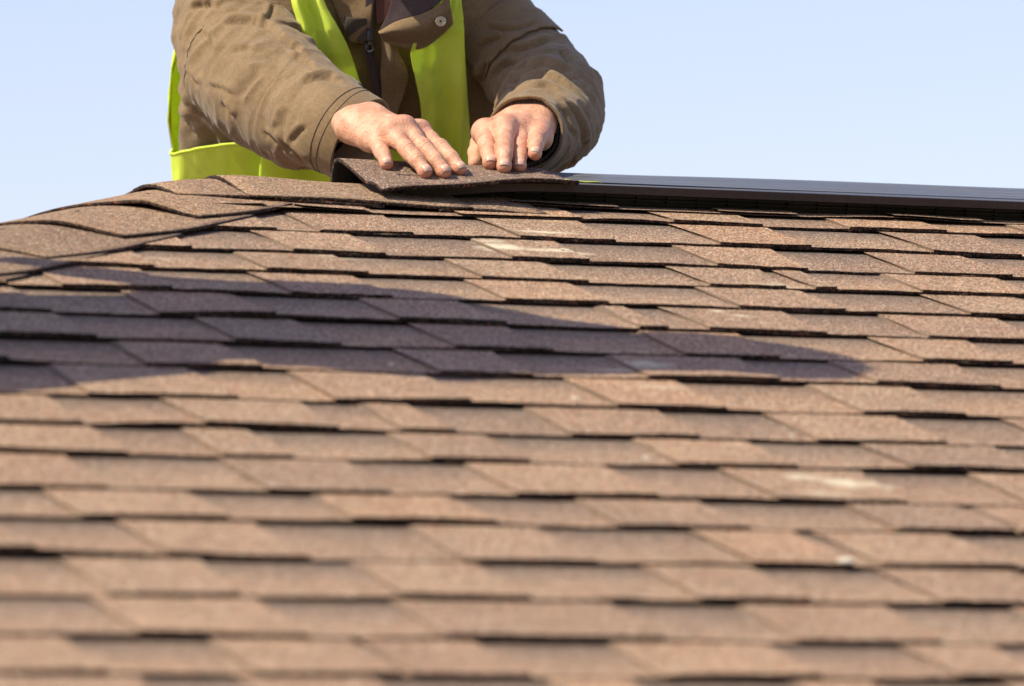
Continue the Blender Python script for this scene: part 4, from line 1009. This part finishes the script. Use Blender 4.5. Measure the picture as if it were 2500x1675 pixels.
# ------------------------------------------------------------------ second person, left of the picture, whose shadow lies across the roof
def other_person():
    bx, bv = 1.34, 1.025                                           # where the feet stand, in roof coordinates
    B0 = plane(bx, bv, .012)
    root = thing('person', 'person standing on the roof left of the picture, seen only by a long shadow', 'person', loc=tuple(B0))
    up = np.array([0, 0, 1.]); fx = np.array([1., 0, 0]); sd = np.array([0, 1., 0])
    q = lambda f, s_, h: B0+fx*f+sd*s_+up*h
    skin, jac, tro = (Field(B0+np.array([-.45, -.55, -.25]), B0+np.array([.45, .75, 1.95]), h_) for h_ in (.010, .013, .013))
    hd_ = q(.03, -.165, 1.555)
    skin.cap(q(0, 0, .98), q(0, 0, 1.28), .11, .12, .05); skin.cap(q(0, -.03, 1.38), hd_, .055, .06, .03)
    skin.ell(hd_+up*.04, (.098, .078, .105), .02); skin.ell(hd_+fx*.03-up*.04, (.07, .056, .075), .03); skin.cap(hd_+fx*.095, hd_+fx*.112-up*.03, .010, .013, .012)
    for s_ in (-1, 1): skin.ell(hd_+sd*.078*s_-up*.01, (.02, .010, .032), .008)
    # arms: one hangs at the side, the other is held away from the body
    A = {1: (q(0, .15, 1.36), q(.02, .20, 1.08), q(.10, .30, .86)), -1: (q(0, -.18, 1.36), q(.02, -.20, 1.08), q(.12, -.17, .86))}
    hands = []
    for s_, (a, b_, c_) in A.items():
        hf = Field(c_-.24, c_+.24, .0042); hands.append(hf)
        skin.cap(a, b_, .048, .042, .02); skin.cap(b_, c_, .040, .028, .02)
        d_ = (c_-b_)/np.linalg.norm(c_-b_); e_ = np.cross(d_, sd); e_ /= np.linalg.norm(e_); w_ = np.cross(d_, e_)
        hf.cap(b_*.25+c_*.75, c_, .030, .027, .01)
        hf.cap(c_, c_+d_*.085, .026, .030, .015)
        for k_ in range(4):
            o_ = e_*(.027-.018*k_); hf.cap(c_+d_*.085+o_, c_+d_*(.128-.006*abs(k_-1.4))+o_+w_*.008, .0105, .010, .003); hf.cap(c_+d_*(.128-.006*abs(k_-1.4))+o_+w_*.008, c_+d_*(.158-.010*abs(k_-1.4))+o_+w_*.024, .010, .0085, .003)
        hf.cap(c_+d_*.03+e_*.028, c_+d_*.085+e_*.062, .012, .0105, .008)
        jac.cap(a, b_, .068, .062, .04); jac.cap(b_, b_*.12+c_*.88, .058, .048, .03)
    jac.cap(q(0, 0, .86), q(0, -.02, 1.30), .150, .150, .06); jac.cap(q(0, -.06, .46), q(0, -.01, .90), .17, .155, .05)
    for s_ in (-1, 1): jac.cap(q(0, .05*s_, .84), q(0, .075*s_-.02, 1.34), .115, .105, .05)
    jac.cap(q(0, -.13, 1.30), q(.01, -.17, 1.46), .105, .095, .04); jac.cap(q(0, -.17, .36), q(0, -.10, .62), .15, .15, .05)
    jac.cap(q(0, -.02, 1.36), q(0, -.04, 1.47), .085, .078, .05)
    for s_, ft in ((1, .08), (-1, -.30)):
        fz = -ft*-1/3.0; an = q(0, ft, .07+ft/3.)
        tro.cap(q(0, .09*s_, .86), q(.04, (.09*s_+ft)*.5, .48+ft/6), .080, .080, .03); tro.cap(q(.04, (.09*s_+ft)*.5, .48+ft/6), an+up*.03, .080, .065, .03)
        Bf = Field(an-.22, an+.30, .010); Bf.cap(an-fx*.05, an, .048, .052, .02); Bf.cap(an-up*.012, an+fx*.17-up*.018, .048, .040, .03)
        V, F = Bf.mesh(); mesh_obj('boot', taubin(V, F, 2), F, M_boot, root)
    tro.cap(q(0, -.05, .88), q(0, .05, .88), .085, .085, .03)
    for f_, n_, m_ in ((skin, 'body', M_skin), (jac, 'jacket', M_jack), (tro, 'trousers', M_trous)):
        V, F = f_.mesh(); V = taubin(V, F, 3)
        if n_ == 'body':
            for hf in hands:
                V2, F2 = hf.mesh(); F = np.vstack([F, F2+len(V)]); V = np.vstack([V, taubin(V2, F2, 2)])
        mesh_obj(n_, V, F, m_, root)
    hat = Field(hd_-.2, hd_+.22, .008); hat.ell(hd_+up*.055-fx*.01, (.118, .130, .112), .01); hat.cut(hd_-up*.09, (.2, .2, .115), .01); hat.ell(hd_+fx*.085+up*.035, (.075, .075, .012), .01)
    V, F = hat.mesh(); mesh_obj('cap', taubin(V, F, 2), F, M_jack_d, root)
other_person()

# ------------------------------------------------------------------ small things lying about
def on_slope(px, py, n=.012):
    u, v_ = uv_src(px, py, n); return plane(u, v_, n)
def chip(name, label, px, py, L, W, H_, ang, m, n=.0125, cat='debris'):
    c_ = on_slope(px, py, n); a = np.array([math.cos(ang), math.sin(ang)*CT, math.sin(ang)*ST]); nv = np.array([0, -ST, CT]); s_ = np.cross(nv, a)
    r = np.random.default_rng(int(px)); V = []
    for lay in (0, 1):
        for q_ in np.arange(9)*2*math.pi/9:
            k_ = .75+.4*r.random(); V.append(a*L*.5*math.cos(q_)*k_+s_*W*.5*math.sin(q_)*k_+nv*(H_*lay*(.7+.5*r.random())))
    o = mesh_obj(name, V, [tuple(range(9))[::-1], tuple(range(9, 18))]+[(i, (i+1) % 9, 9+(i+1) % 9, 9+i) for i in range(9)], m, None, False, label=label, category=cat)
    o.location = c_; return o
M_chip, t, b = mat('pale_chip', (.66, .60, .47), .9); M_straw, _, _ = mat('straw', (.62, .52, .28), .7); M_blade, _, _ = mat('grass_blade', (.60, .62, .10), .6)
chip('paint_chip', 'white chip lying on a shingle low on the roof at the right', 2062, 1371, .019, .012, .0022, .05, M_chip)
chip('wood_splinter', 'pale splinter on the roof right of the pale scuffed shingle', 1379, 612, .013, .0035, .002, -.25, M_chip)
chip('pebble', 'small pale pebble on the shaded shingle left of the pale scuff', 955, 892, .006, .005, .002, .2, M_chip)
chip('pebble', 'tiny pale pebble on the sunlit shingle just below the shadow at centre', 1404, 975, .0065, .006, .002, .2, M_chip)
chip('pebble', 'pale pebble on a sunlit shingle below the right tip of the shadow', 1932, 1066, .006, .005, .002, .2, M_chip)
chip('pebble', 'cream pebble in the blurred lower middle of the roof', 1575, 1120, .0075, .007, .002, .2, M_chip)
gb = MB(); g0 = np.array((x_at(1398, -.106, .012), -.106, 0.)); g0[2] = vent_z(.106)+.004
gb.tube([g0+np.array([-.012, -.002, .003]), g0+np.array([0, .0, .0015]), g0+np.array([.02, .003, .0012]), g0+np.array([.036, .002, .002]), g0+np.array([.043, .006, .0012])], [.0006, .0012, .0011, .0009, .0003], 6)
o = gb.build('grass_blade', M_blade, None, True, label='yellow blade of dry grass on the vent beside the loose cap shingle', category='grass blade')
